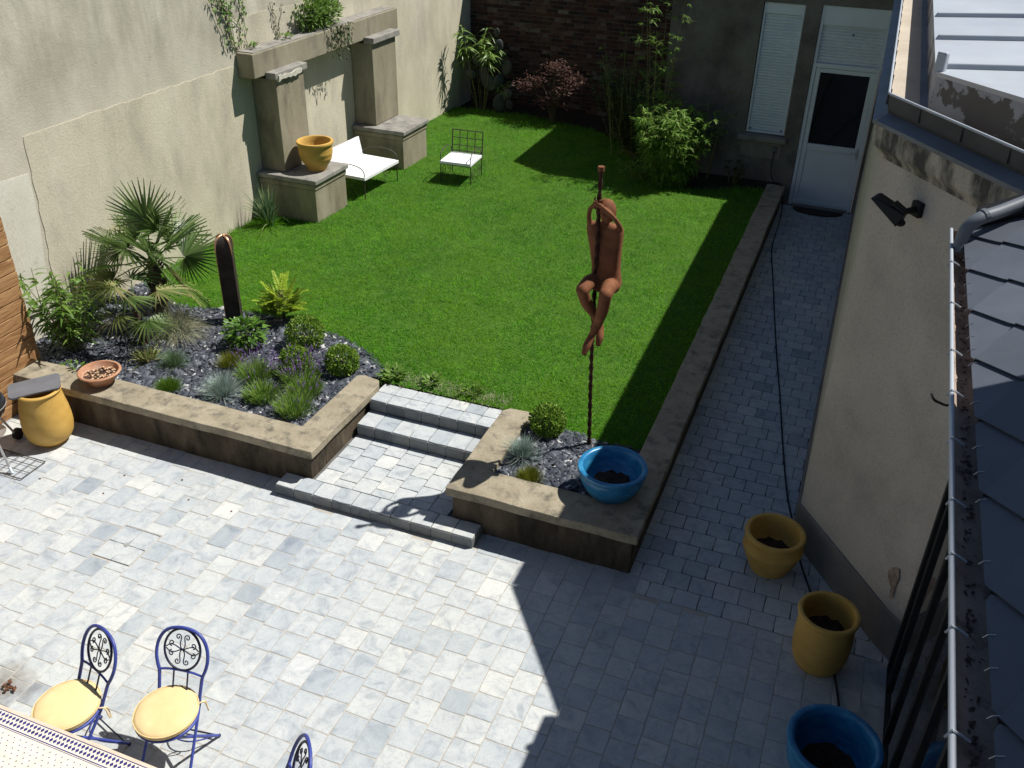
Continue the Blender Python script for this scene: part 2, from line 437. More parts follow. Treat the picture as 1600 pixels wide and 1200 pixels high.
# ------------------------------------------------------------------ mesh building
class MB:
    """collects faces; build() links them as ONE mesh object"""
    def __init__(s):
        s.v, s.f = [], []

    def add(s, vs, fs):
        o = len(s.v)
        s.v += [tuple(p) for p in vs]
        s.f += [tuple(i + o for i in q) for q in fs]
        return s

    def hexa(s, p):
        return s.add(p, [(3, 2, 1, 0), (4, 5, 6, 7), (0, 1, 5, 4), (1, 2, 6, 5), (2, 3, 7, 6), (3, 0, 4, 7)])

    def box(s, x0, x1, y0, y1, z0, z1):
        return s.hexa([(x0, y0, z0), (x1, y0, z0), (x1, y1, z0), (x0, y1, z0), (x0, y0, z1), (x1, y0, z1), (x1, y1, z1), (x0, y1, z1)])

    def obox(s, c, ax, ay, az):
        c, ax, ay, az = map(Vector, (c, ax, ay, az))
        return s.hexa([c - ax - ay - az, c + ax - ay - az, c + ax + ay - az, c - ax + ay - az,
                       c - ax - ay + az, c + ax - ay + az, c + ax + ay + az, c - ax + ay + az])

    def prism(s, poly, z0, z1):
        n = len(poly)
        vs = [(x, y, z0) for x, y in poly] + [(x, y, z1) for x, y in poly]
        fs = [tuple(reversed(range(n))), tuple(range(n, 2 * n))]
        fs += [(i, (i + 1) % n, n + (i + 1) % n, n + i) for i in range(n)]
        return s.add(vs, fs)

    def tube(s, pts, r, n=6, closed=False):
        pts = [Vector(p) for p in pts]
        m = len(pts)
        rs = r if isinstance(r, (list, tuple)) else [r] * m
        vs, up = [], None
        for i in range(m):
            if closed:
                t = pts[(i + 1) % m] - pts[i - 1]
            else:
                t = pts[min(i + 1, m - 1)] - pts[max(i - 1, 0)]
            t.normalize()
            if up is None:
                up = t.orthogonal().normalized()
            else:
                up = (up - t * up.dot(t))
                up = up.normalized() if up.length > 1e-6 else t.orthogonal().normalized()
            b = t.cross(up)
            for k in range(n):
                a = 2 * PI * k / n
                vs.append(pts[i] + (up * math.cos(a) + b * math.sin(a)) * rs[i])
        fs = []
        for i in range(m if closed else m - 1):
            j = (i + 1) % m
            for k in range(n):
                fs.append((i * n + k, i * n + (k + 1) % n, j * n + (k + 1) % n, j * n + k))
        if not closed:
            fs.append(tuple(reversed(range(n))))
            fs.append(tuple((m - 1) * n + k for k in range(n)))
        return s.add(vs, fs)

    def lathe(s, prof, n=40, c=(0, 0, 0), wob=0.0):
        vs, fs = [], []
        m = len(prof)
        for i, (r, z) in enumerate(prof):
            for k in range(n):
                a = 2 * PI * k / n
                rr = r * (1 + wob * math.sin(3 * a + z * 9) + wob * .6 * math.sin(5 * a - z * 14))
                vs.append((c[0] + rr * math.cos(a), c[1] + rr * math.sin(a), c[2] + z))
        for i in range(m - 1):
            for k in range(n):
                fs.append((i * n + k, i * n + (k + 1) % n, (i + 1) * n + (k + 1) % n, (i + 1) * n + k))
        fs.append(tuple(reversed(range(n))))
        fs.append(tuple((m - 1) * n + k for k in range(n)))
        return s.add(vs, fs)

    def ball(s, c, rx, ry, rz, n=14, m=9, R=None):
        vs, fs = [], []
        for i in range(m + 1):
            th = PI * i / m
            for k in range(n):
                a = 2 * PI * k / n
                p = Vector((rx * math.sin(th) * math.cos(a), ry * math.sin(th) * math.sin(a), rz * math.cos(th)))
                if R is not None:
                    p = R @ p
                vs.append(Vector(c) + p)
        for i in range(m):
            for k in range(n):
                fs.append((i * n + k, (i + 1) * n + k, (i + 1) * n + (k + 1) % n, i * n + (k + 1) % n))
        return s.add(vs, fs)

    def build(s, name, m, parent=None, smooth=None, bevel=None, world=True):
        me = bpy.data.meshes.new(name)
        me.from_pydata(s.v, [], s.f)
        me.validate()
        if smooth is not None:
            me.polygons.foreach_set('use_smooth', [True] * len(me.polygons))
            me.set_sharp_from_angle(angle=rad(smooth))
        me.materials.append(MT[m] if isinstance(m, str) else m)
        return link(name, me, parent, bevel, world)


def link(name, me, parent=None, bevel=None, world=True):
    o = bpy.data.objects.new(name, me)
    COL.objects.link(o)
    if parent is not None:
        o.parent = parent
        if world:                               # the vertices are in world coordinates
            q = parent
            off = Vector((0, 0, 0))
            while q is not None:
                off += q.location
                q = q.parent
            o.location = -off
    if bevel:
        b = o.modifiers.new('bevel', 'BEVEL')
        b.width = bevel
        b.segments = 2
        b.limit_method = 'ANGLE'
        b.angle_limit = rad(40)
    return o


def npmesh(name, V, F, m, parent=None, world=True, smooth=False):
    """V (n,3) and F (k,3|4) numpy arrays -> ONE mesh object"""
    V = np.asarray(V, np.float32)
    F = np.asarray(F, np.int32)
    me = bpy.data.meshes.new(name)
    me.vertices.add(len(V))
    me.vertices.foreach_set('co', V.ravel())
    k = F.shape[1]
    me.loops.add(F.size)
    me.loops.foreach_set('vertex_index', F.ravel())
    me.polygons.add(len(F))
    me.polygons.foreach_set('loop_start', np.arange(len(F), dtype=np.int32) * k)
    me.polygons.foreach_set('loop_total', np.full(len(F), k, np.int32))
    if smooth:
        me.polygons.foreach_set('use_smooth', np.ones(len(F), bool))
    me.update(calc_edges=True)
    me.materials.append(MT[m])
    return link(name, me, parent, None, world)


def tag(o, label=None, cat=None, group=None, kind=None):
    if label:
        o['label'] = label
    if cat:
        o['category'] = cat
    if group:
        o['group'] = group
    if kind:
        o['kind'] = kind
    return o


def thing(name, label, cat, loc, group=None, rz=0.0):
    o = bpy.data.objects.new(name, None)
    o.empty_display_size = .2
    COL.objects.link(o)
    o.location = loc
    o.rotation_euler = (0, 0, rz)
    return tag(o, label, cat, group)


def unit(a):
    return a / np.maximum(np.linalg.norm(a, axis=-1, keepdims=True), 1e-9)


def ribbons(P, D, L, W, droop=0.0, nseg=3, taper=1.0, side=None, base=0.6):
    """arching tapered blades; returns V, F"""
    P = np.atleast_2d(P).astype(float)
    n = len(P)
    D = unit(np.broadcast_to(np.asarray(D, float), (n, 3)))
    L = np.broadcast_to(np.asarray(L, float), (n,))
    W = np.broadcast_to(np.asarray(W, float), (n,))
    dr = np.broadcast_to(np.asarray(droop, float), (n,))
    if side is None:
        sd = np.cross(D, np.array([0, 0, 1.0]))
        bad = np.linalg.norm(sd, axis=1) < 1e-3
        sd[bad] = [1, 0, 0]
        sd = unit(sd)
        tw = rng.normal(0, .5, n)
        sd = unit(sd * np.cos(tw)[:, None] + np.cross(D, sd) * np.sin(tw)[:, None])
    else:
        sd = unit(np.broadcast_to(side, (n, 3)))
    V = np.zeros((n, nseg + 1, 2, 3))
    for k in range(nseg + 1):
        t = k / nseg
        c = P + D * (L * t)[:, None]
        c[:, 2] -= dr * L * t * t
        w = W * (base + (1 - base) * min(1, t * 3)) * max(.06, (1 - t ** 1.6) ** taper) * .5
        V[:, k, 0] = c - sd * w[:, None]
        V[:, k, 1] = c + sd * w[:, None]
    idx = np.arange(n * (nseg + 1) * 2).reshape(n, nseg + 1, 2)
    F = np.stack([idx[:, :-1, 0], idx[:, :-1, 1], idx[:, 1:, 1], idx[:, 1:, 0]], -1).reshape(-1, 4)
    return V.reshape(-1, 3), F


def leaflets(P, D, N, L, W, fold=.15):
    """diamond leaves with a mid fold, 2 quads-as-tris each"""
    n = len(P)
    D = unit(D)
    sd = unit(np.cross(D, N))
    up = np.cross(sd, D)
    L = np.broadcast_to(L, (n,))[:, None]
    W = np.broadcast_to(W, (n,))[:, None]
    mid = P + D * L * .45
    V = np.stack([P, mid + sd * W * .5 + up * W * fold, P + D * L, mid - sd * W * .5 + up * W * fold], 1)
    i = np.arange(n) * 4
    F = np.concatenate([np.stack([i, i + 1, i + 2], 1), np.stack([i, i + 2, i + 3], 1)])
    return V.reshape(-1, 3), F


def join(parts):
    Vs, Fs, o = [], [], 0
    for V, F in parts:
        Vs.append(V)
        Fs.append(F + o)
        o += len(V)
    return np.concatenate(Vs), np.concatenate(Fs)


def rdir(n, up=0.0):
    v = unit(rng.normal(size=(n, 3)))
    v[:, 2] += up
    return unit(v)


def inpoly(px, py, poly):
    c = np.zeros(len(px), bool)
    n = len(poly)
    for i in range(n):
        x1, y1 = poly[i]
        x2, y2 = poly[(i + 1) % n]
        m = ((y1 > py) != (y2 > py)) & (px < (x2 - x1) * (py - y1) / (y2 - y1 + 1e-12) + x1)
        c ^= m
    return c


CR = np.array(CAM_R)


def in_view(p):
    """rough test of whether a point lies in the photographed field"""
    c = CR @ (np.array(p) - np.array(CAM_P))
    if c[2] <= .1:
        return False, 0
    return (abs(c[0] / c[2]) < .58 and abs(c[1] / c[2]) < .44), c[2]



# ================================================================== GROUND AND PAVING
ZL = 0.40                                            # level of the lawn
g = MB().add([(-60, -40, -.06), (60, -40, -.06), (60, 70, -.06), (-60, 70, -.06)], [(0, 1, 2, 3)])
tag(g.build('ground', 'soil'), kind='structure')

patio = tag(MB().add([(-8.2, -1.5, .0105), (1.5, -1.5, .0105), (1.5, 5.7, .0105), (-1.12, 5.7, .0105), (-1.12, 5.95, .0105), (-8.2, 5.95, .0105)],
                     [(0, 1, 2, 3, 4, 5)]).build('patio', 'mortar_light'), kind='structure')
path = tag(MB().add([(-1.2, 5.7, .005), (1.2, 5.7, .005), (1.2, 15.5, .005), (-1.2, 15.5, .005)], [(0, 1, 2, 3)]).build('path', 'mortar_dark'),
           kind='structure')


def tile_mesh(i):
    """one tumbled paving stone, unit plan size, slightly uneven edges, 12 mm proud"""
    rr = random.Random(100 + i)
    h, e, b = .5, .012, .02
    cs = [(-h, -h), (h, -h), (h, h), (-h, h)]
    pts = []
    for k in range(4):
        x0, y0 = cs[k]
        x1, y1 = cs[(k + 1) % 4]
        for t in (0, .5):
            x, y = x0 + (x1 - x0) * t, y0 + (y1 - y0) * t
            if t == 0:
                x *= 1 - abs(rr.uniform(.0, .05))
                y *= 1 - abs(rr.uniform(.0, .05))
            else:
                x += rr.uniform(-e, e) * (1 if x0 == x1 else 0)
                y += rr.uniform(-e, e) * (1 if y0 == y1 else 0)
            pts.append((x, y))
    n = len(pts)
    vs = [(x, y, -.01) for x, y in pts] + [(x, y, .0115) for x, y in pts] + [(x * (1 - b), y * (1 - b), .0135) for x, y in pts]
    fs = []
    for a in (0, n):
        fs += [(a + k, a + (k + 1) % n, a + n + (k + 1) % n, a + n + k) for k in range(n)]
    fs.append(tuple(range(2 * n, 3 * n)))
    return vs, fs


TILES = [tile_mesh(i) for i in range(7)]
TILE_ME = []
for vs, fs in TILES:
    me = bpy.data.meshes.new('tile')
    me.from_pydata(vs, [], fs)
    me.materials.append(MT['tile'])
    TILE_ME.append(me)


def lay(parent, cells, z=0.0, limit=300, name='tile'):
    """cells: (cx, cy, w, l); the largest in view become parts, the rest one joined part"""
    scored = []
    for c in cells:
        ok, d = in_view((c[0], c[1], z))
        scored.append(((0 if ok else 1000) + d, c))
    scored.sort(key=lambda q: q[0])
    rest = MB()
    for i, (sc, (cx, cy, w, l)) in enumerate(scored):
        k = random.randrange(len(TILES))
        dz, rz = random.uniform(-.001, .001), random.gauss(0, .008)
        if i < limit and sc < 1000:
            o = bpy.data.objects.new(name, TILE_ME[k])
            COL.objects.link(o)
            o.parent = parent
            o.location = (cx - parent.location.x, cy - parent.location.y, z + dz - parent.location.z)
            o.scale = (w, l, 1)
            o.rotation_euler = (0, 0, rz)
        else:
            vs, fs = TILES[k]
            rest.add([(cx + x * w, cy + y * l, z + dz + zz) for x, y, zz in vs], fs)
    if rest.v:
        tag(rest.build(name + '_field', 'tile', parent), kind='stuff')


J = .005
LX0 = -8.1 + 13 * .202
cells = []
x = -8.1
while x < 1.25:
    w = .202
    y = -1.3 - random.random() * .2
    while True:
        l = random.choice((.19, .205, .205, .22, .225, .25, .28))
        ymax = 5.69 if x > -1.2 else 5.93
        y1 = min(y + l, ymax)
        if y1 - y > .05:
            cx, cy = x + w / 2, (y + y1) / 2
            step = -4.5 < cx < -2.5 and cy > 5.7
            lidc = LX0 < cx < LX0 + 2 * w
            for a, b in ((y, min(y1, 4.37)), (max(y, 4.79), y1)) if lidc else ((y, y1),):
                if b - a > .03 and not step and cy > 1.0:
                    cells.append((cx, (a + b) / 2, w - J, b - a - J))
        y += l
        if y > ymax - .04:
            break
    x += w
lay(patio, cells)

cells = []
y, row = 5.7, 0
while y < 15.45:
    l = random.uniform(.185, .198)
    x = -1.14 - (row % 2) * .1 - random.uniform(0, .03)
    while x < .98:
        w = random.choice((.2, .205, .21))
        cells.append((x + w / 2, y + l / 2, w - J, l - J))
        x += w
    y += l
    row += 1
lay(path, cells)

# inspection cover let into the patio: four paving stones in a frame
lid = thing('inspection_cover', 'paved square inspection cover with a lifting hole let into the sunny patio', 'drain cover', (-5.3, 4.58, 0))
MB().box(LX0 + .012, LX0 + .392, 4.3735, 4.7865, -.02, .0112).build('recess', 'black_paint', lid)
for i, (cx, cy) in enumerate(((LX0 + .106, 4.478), (LX0 + .298, 4.478), (LX0 + .106, 4.682), (LX0 + .298, 4.682))):
    vs, fs = TILES[i]
    MB().add([(cx + a * .19, cy + b * .2, .001 + c) for a, b, c in vs], fs).build('tile', 'tile', lid)
MB().lathe([(.012, .0), (.024, .0), (.026, .005), (.012, .006)], 16, (LX0 + .2, 4.58, .012)).build('lifting_ring', 'steel', lid)

# ------------------------------------------------------------------ steps
steps = tag(MB().box(-4.48, -2.50, 5.705, 6.75, -.02, .108).box(-4.18, -2.82, 6.72, 7.0, .1, .238)
            .box(-4.18, -2.82, 6.995, 7.31, .1, .368).build('steps', 'mortar_dark'), kind='structure')


def step_tiles(x0, x1, y0, y1, z, w=.2):
    n = max(1, round((x1 - x0) / w))
    m = max(1, round((y1 - y0) / .2))
    for i in range(n):
        off = 0 if m < 3 else (i % 2) * .1
        ys = [y0] + [y0 + off + k * (y1 - y0) / m for k in range(1 - (1 if off else 0), m + 1)]
        ys = sorted(set(max(y0, min(y1, q)) for q in ys + [y1]))
        for a, b in zip(ys, ys[1:]):
            if b - a < .03:
                continue
            o = bpy.data.objects.new('tread_tile', random.choice(TILE_ME))
            COL.objects.link(o)
            o.parent = steps
            o.location = (x0 + (i + .5) * (x1 - x0) / n, (a + b) / 2, z - .013 + random.uniform(-.0015, .0015))
            o.scale = ((x1 - x0) / n - .005, b - a - .005, 1)


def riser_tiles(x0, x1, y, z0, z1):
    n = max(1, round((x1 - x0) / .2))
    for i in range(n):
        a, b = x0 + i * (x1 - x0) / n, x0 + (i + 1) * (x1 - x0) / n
        MB().box(a + .0015, b - .0015, y - .004 + random.uniform(-.001, .001), y + .018, z0, z1).build('riser_tile', 'riser_shaded', steps, bevel=.003)


step_tiles(-4.49, -2.49, 5.69, 5.89, .123)
step_tiles(-4.185, -2.815, 5.89, 6.70, .123)
step_tiles(-4.185, -2.815, 6.70, 6.975, .253)
step_tiles(-4.185, -2.815, 6.975, 7.31, .383)
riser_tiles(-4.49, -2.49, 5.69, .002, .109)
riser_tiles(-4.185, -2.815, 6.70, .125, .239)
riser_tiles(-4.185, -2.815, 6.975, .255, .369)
MB().box(-2.497, -2.487, 5.708, 5.90, .002, .109).build('riser_tile', 'riser_shaded', steps)
MB().box(-4.493, -4.483, 5.708, 5.90, .002, .109).build('riser_tile', 'riser_shaded', steps)

# ------------------------------------------------------------------ retaining walls with copings


def slab(mb, poly, z0, z1, seg=.22, amp=.006):
    """coping stone with slightly worn edges: polygon edges are subdivided and nudged"""
    pts = []
    n = len(poly)
    for i in range(n):
        a, b = Vector(poly[i]), Vector(poly[(i + 1) % n])
        k = max(1, int((b - a).length / seg))
        nr = Vector((-(b - a).y, (b - a).x)).normalized()
        for j in range(k):
            q = a + (b - a) * (j / k)
            if j:
                q = q + nr * random.gauss(0, amp)
            pts.append((q.x, q.y))
    return mb.prism(pts, z0, z1)


wl = thing('retaining_wall', 'low stained concrete retaining wall left of the steps with a worn beige coping', 'wall', (-6, 6, 0), 'walls of the raised garden')
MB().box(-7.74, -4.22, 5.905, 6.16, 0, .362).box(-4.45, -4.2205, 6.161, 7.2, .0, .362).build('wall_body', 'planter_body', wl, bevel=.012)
slab(MB(), [(-7.745, 5.872), (-4.18, 5.872), (-4.172, 7.16), (-4.22, 7.25), (-4.40, 7.285), (-4.475, 7.25), (-4.49, 6.215), (-7.745, 6.215)], .363, .45, .17, .004).build('coping', 'coping', wl, bevel=.009)
wr = thing('retaining_wall', 'low concrete retaining wall right of the steps, turning along the shaded path', 'wall', (-1.9, 6, 0), 'walls of the raised garden')
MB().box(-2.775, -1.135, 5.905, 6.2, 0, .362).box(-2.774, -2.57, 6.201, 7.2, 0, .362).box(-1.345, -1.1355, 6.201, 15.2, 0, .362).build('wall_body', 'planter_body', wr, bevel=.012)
slab(MB(), [(-2.825, 5.872), (-1.092, 5.872), (-1.098, 15.12), (-1.38, 15.12), (-1.385, 6.25), (-2.535, 6.25), (-2.53, 7.24), (-2.57, 7.30), (-2.77, 7.285), (-2.825, 7.22)], .363, .45, .17, .004).build('coping', 'coping', wr, bevel=.009)

# ------------------------------------------------------------------ lawn, beds
EDGE_L = [(-8.1, 8.35), (-7.6, 8.0), (-7.12, 7.93), (-6.77, 8.08), (-6.4, 8.12), (-6.05, 8.14), (-5.6, 8.1), (-5.23, 8.04), (-4.95, 7.97), (-4.72, 7.85),
          (-4.5, 7.72), (-4.31, 7.55)]
EDGE_R = [(-2.6, 7.33), (-2.45, 7.30), (-2.2, 7.24), (-2.06, 7.22), (-1.8, 7.16), (-1.6, 7.15), (-1.37, 7.17)]
LAWN = EDGE_L + [(-4.2, 7.33)] + EDGE_R + [(-1.37, 14.95), (-1.75, 14.9), (-2.2, 14.55), (-2.7, 14.45), (-3.3, 14.6), (-3.7, 15.3), (-4.1, 16.3),
                                         (-5.0, 17.0), (-5.6, 17.15), (-6.3, 17.35), (-7.0, 17.4), (-7.95, 17.3)]
tag(MB().add([(a, b, ZL - .015) for a, b in LAWN], [tuple(range(len(LAWN)))]).build('lawn', 'lawn_base'), kind='structure')
bed = MB()
bed.add([(-8.2, 6.1, .365), (-4.3, 6.1, .365), (-4.3, 8.6, .365), (-8.2, 8.6, .365)], [(0, 1, 2, 3)])
bed.add([(-2.7, 6.1, .365), (-1.2, 6.1, .365), (-1.2, 7.5, .365), (-2.7, 7.5, .365)], [(0, 1, 2, 3)])
bed.add([(-8.2, 8.601, .36), (-1.2, 8.601, .36), (-1.2, 18.3, .36), (-8.2, 18.3, .36)], [(0, 1, 2, 3)])
bed.add([(-4.3, 7.25, .34), (-2.7, 7.25, .34), (-2.7, 8.6, .34), (-4.3, 8.6, .34)], [(0, 1, 2, 3)])
tag(bed.build('planting_bed', 'soil'), kind='structure')


def chips(name, poly, n, z=.372, label=None):
    xs = [p[0] for p in poly]
    ys = [p[1] for p in poly]
    px = rng.uniform(min(xs), max(xs), n)
    py = rng.uniform(min(ys), max(ys), n)
    k = inpoly(px, py, poly)
    px, py = px[k], py[k]
    n = len(px)
    sz = rng.gamma(4, .0044, n) + .007
    base = np.array([(-1, -.8, 0), (1, -.7, .1), (.8, .9, 0), (-.7, .8, .1), (-.8, -.6, .5), (.7, -.6, .55), (.6, .7, .45), (-.6, .6, .6)])
    Fq = np.array([(0, 1, 5, 4), (1, 2, 6, 5), (2, 3, 7, 6), (3, 0, 4, 7), (4, 5, 6, 7)])
    V = base[None] * rng.uniform(.6, 1.3, (n, 8, 3))
    V = V * (sz[:, None, None] * np.stack([rng.uniform(.7, 1.4, n), rng.uniform(.5, 1, n), rng.uniform(.3, .8, n)], -1)[:, None])
    a, t, u = rng.uniform(0, 6.28, n), rng.normal(0, .35, n), rng.normal(0, .35, n)
    Vx = V[..., 0] * np.cos(t)[:, None] + V[..., 2] * np.sin(t)[:, None]
    Vz = -V[..., 0] * np.sin(t)[:, None] + V[..., 2] * np.cos(t)[:, None]
    Vy = V[..., 1] * np.cos(u)[:, None] - Vz * np.sin(u)[:, None]
    Vz = V[..., 1] * np.sin(u)[:, None] + Vz * np.cos(u)[:, None]
    X = Vx * np.cos(a)[:, None] - Vy * np.sin(a)[:, None] + px[:, None]
    Y = Vx * np.sin(a)[:, None] + Vy * np.cos(a)[:, None] + py[:, None]
    Z = Vz + (z + rng.uniform(0, .012, n))[:, None]
    V = np.stack([X, Y, Z], -1).reshape(-1, 3)
    F = (Fq[None] + (np.arange(n) * 8)[:, None, None]).reshape(-1, 4)
    return tag(npmesh(name, V, F, 'chips'), label, 'gravel', None, 'stuff')


BED_L = [(-8.15, 6.18), (-4.47, 6.18), (-4.44, 7.27), (-4.25, 7.45)] + EDGE_L[::-1]
BED_R = [(-2.55, 6.22), (-1.36, 6.22)] + EDGE_R[::-1]
chips('slate_gravel', BED_L, 34000, label='dark slate chippings covering the planting bed left of the steps')
chips('slate_gravel', BED_R, 9000, label='dark slate chippings covering the small bed under the climbing figure')


def grass(n, poly, lo, hi, wid):
    xs = [p[0] for p in poly]
    ys = [p[1] for p in poly]
    px = rng.uniform(min(xs), max(xs), n)
    # more blades near the camera, where they show larger
    u = rng.uniform(0, 1, n)
    py = min(ys) + (max(ys) - min(ys)) * u ** 1.25
    k = inpoly(px, py, poly)
    # keep blades out of the pedestals
    for (x0, x1, y0, y1) in ((-8.2, -7.19, 10.82, 11.68), (-8.2, -7.17, 13.44, 14.3)):
        k &= ~((px > x0) & (px < x1) & (py > y0) & (py < y1))
    px, py = px[k], py[k]
    n = len(px)
    lump = np.sin(px * 5.1 + np.sin(py * 3.3) * 1.4) * np.sin(py * 4.3 + np.sin(px * 2.9))
    L = rng.uniform(lo, hi, n) * (1 + .18 * lump)
    D = np.stack([rng.normal(0, .75, n), rng.normal(0, .75, n), np.ones(n)], -1)
    P = np.stack([px, py, np.full(n, ZL - .016)], -1)
    return ribbons(P, D, L, rng.uniform(.6, 1.2, n) * wid, rng.uniform(.0, .5, n), 2)


V1, F1 = grass(235000, LAWN, .03, .062, .0075)
# taller uncut rim along walls and bed edges
rim = []
pl_ = LAWN + [LAWN[0]]
for a, b in zip(pl_, pl_[1:]):
    a, b = np.array(a), np.array(b)
    k = int(np.linalg.norm(b - a) * 260)
    t = rng.uniform(0, 1, k)
    q = a + (b - a) * t[:, None] + rng.normal(0, .035, (k, 2))
    rim.append(q)
q = np.concatenate(rim)
q = q[~((q[:, 0] > -4.2) & (q[:, 0] < -2.8) & (q[:, 1] < 7.33))]
q = q[~((q[:, 0] < -7.17) & (((q[:, 1] > 10.8) & (q[:, 1] < 11.7)) | ((q[:, 1] > 13.42) & (q[:, 1] < 14.32))))]
n = len(q)
V2, F2 = ribbons(np.column_stack([q, np.full(n, ZL - .02)]), np.stack([rng.normal(0, .5, n), rng.normal(0, .5, n), np.ones(n)], -1),
                 rng.uniform(.05, .12, n), .007, rng.uniform(.1, .7, n), 2)
ped = []
for (x1, y0, y1) in ((-7.19, 10.82, 11.68), (-7.17, 13.44, 14.3)):
    ped.append(np.column_stack([rng.uniform(x1 + .005, x1 + .05, 260), rng.uniform(y0, y1, 260)]))
    ped.append(np.column_stack([rng.uniform(-8.1, x1, 300), rng.uniform(y0 - .05, y0 - .005, 300)]))
q = np.concatenate(ped)
n = len(q)
V3, F3 = ribbons(np.column_stack([q, np.full(n, ZL - .02)]), np.stack([rng.normal(0, .4, n), rng.normal(0, .4, n), np.ones(n)], -1),
                 rng.uniform(.05, .11, n), .007, rng.uniform(.1, .7, n), 2)
V, F = join([(V1, F1), (V2, F2), (V3, F3)])
tag(npmesh('grass', V, F, 'grass'), 'bright green mown grass of the raised lawn', 'grass', None, 'stuff')

# ================================================================== WALLS ON THE LEFT
DX = 0.02625                                          # the boundary wall runs 1.5 degrees off the path


def wx(y, off=0.0):
    """x of the wall face at distance y"""
    return -8.126 + (y - 9.543) * DX + off


bw = thing('boundary_wall', 'tall sunlit rendered boundary wall with grey streaks running along the left side of the garden', 'wall', (-8.3, 8, 0))
MB().prism([(wx(-1.5, -.35), -1.5), (wx(-1.5), -1.5), (wx(18.1), 18.1), (wx(18.1, -.35), 18.1)], 0, 4.7).build('wall_body', 'wall_upper', bw)
# lower band of smoother render, about 2 cm proud, with a ragged top edge
pts = []
y = 7.13
while y < 10.72:
    pts.append((y, 2.535 + random.gauss(0, .007)))
    y += .09
left = []
z = .3
while z < 2.53:
    left.append((7.0 + .13 * min(1, z / 2.2) + random.gauss(0, .012), z))
    z += .11
ring = left + pts + [(10.72, 2.54), (10.72, .3)]
n = len(ring)
vs = [(wx(y, .007), y, z) for y, z in ring] + [(wx(y, -.01), y, z) for y, z in ring]
MB().add(vs, [tuple(reversed(range(n)))] + [(i, (i + 1) % n, n + (i + 1) % n, n + i) for i in range(n)]).build('lower_render', 'wall_lower', bw)
# the render continues round the niche and on to the back corner, above it too
ring = [(10.721, .3), (10.721, 3.1), (11.4, 3.12), (13, 3.06), (14.6, 3.1), (16.2, 3.06), (18.09, 3.1), (18.09, .3)]
n = len(ring)
vs = [(wx(y, .0055), y, z) for y, z in ring] + [(wx(y, -.01), y, z) for y, z in ring]
MB().add(vs, [tuple(range(n))] + [(i, n + i, n + (i + 1) % n, (i + 1) % n) for i in range(n)]).build('niche_render', 'wall_lower', bw)
ring = [(5.4, .3), (5.4, 2.20), (6.2, 2.21), (6.7, 2.17), (7.08, 2.15), (7.06, 1.6), (7.0, 1.2), (6.97, .8), (6.95, .3)]
n = len(ring)
vs = [(wx(y, .004), y, z) for y, z in ring] + [(wx(y, -.01), y, z) for y, z in ring]
MB().add(vs, [tuple(range(n))] + [(i, n + i, n + (i + 1) % n, (i + 1) % n) for i in range(n)]).build('pale_patch', 'wall_patch', bw)

# niche: slab carried by two piers on pedestals
ni = thing('garden_niche', 'concrete wall niche: long overhanging slab on two piers with stone pedestals', 'niche', (-7.9, 12.6, ZL))


def wbox(y0, y1, o0, o1, z0, z1):
    return MB().hexa([(wx(y0, o0), y0, z0), (wx(y0, o1), y0, z0), (wx(y1, o1), y1, z0), (wx(y1, o0), y1, z0),
                      (wx(y0, o0), y0, z1), (wx(y0, o1), y0, z1), (wx(y1, o1), y1, z1), (wx(y1, o0), y1, z1)])


wbox(10.70, 14.66, .0125, .27, 2.375, 2.70).build('slab', 'niche_stone', ni, bevel=.015)
wbox(10.75, 14.6, .0125, .255, 2.701, 2.712).build('slab_top', 'niche_cap', ni)
for y0, pw in ((10.97, .67), (13.56, .76)):
    p = wbox(y0, y0 + pw, .0125, .40, 1.032, 2.33).build('pier', 'niche_stone', ni, bevel=.012)
    wbox(y0 - .04, y0 + pw + .06, .272, .455 if y0 > 12 else .436, 2.332, 2.425).build('pier_cap', 'niche_cap', p, bevel=.012)
for y0, y1, o in ((10.85, 11.66, .945), (13.46, 14.29, .93)):
    p = wbox(y0, y1, .0125, o, .3, .872).build('pedestal', 'niche_stone', ni, bevel=.01)
    wbox(y0 - .01, y1 + .012, .0126, o + .014, .873, .95).build('pedestal_band', 'niche_stone', p, bevel=.012)
    wbox(y0 - .035, y1 + .035, .0127, o + .045, .958, 1.03).build('pedestal_cap', 'niche_cap', p, bevel=.015)
    wbox(y0 + .01, y1 - .01, .0128, o - .006, .9505, .9575).build('cap_joint', 'planter_body', p)
cp = MB()
ye = [10.99 + k * .055 for k in range(11)]
lo = [2.315 + random.uniform(-.025, .012) for _ in ye]
hi = [2.372 + random.uniform(-.02, .022) for _ in ye]
for k in range(10):
    cp.hexa([(wx(ye[k], .402), ye[k], lo[k]), (wx(ye[k], .447), ye[k], lo[k]), (wx(ye[k + 1], .447), ye[k + 1], lo[k + 1]), (wx(ye[k + 1], .402), ye[k + 1], lo[k + 1]),
             (wx(ye[k], .402), ye[k], hi[k]), (wx(ye[k], .452), ye[k], hi[k]), (wx(ye[k + 1], .452), ye[k + 1], hi[k + 1]), (wx(ye[k + 1], .402), ye[k + 1], hi[k + 1])])
cp.build('chipped_plaster', 'wall_patch', ni)

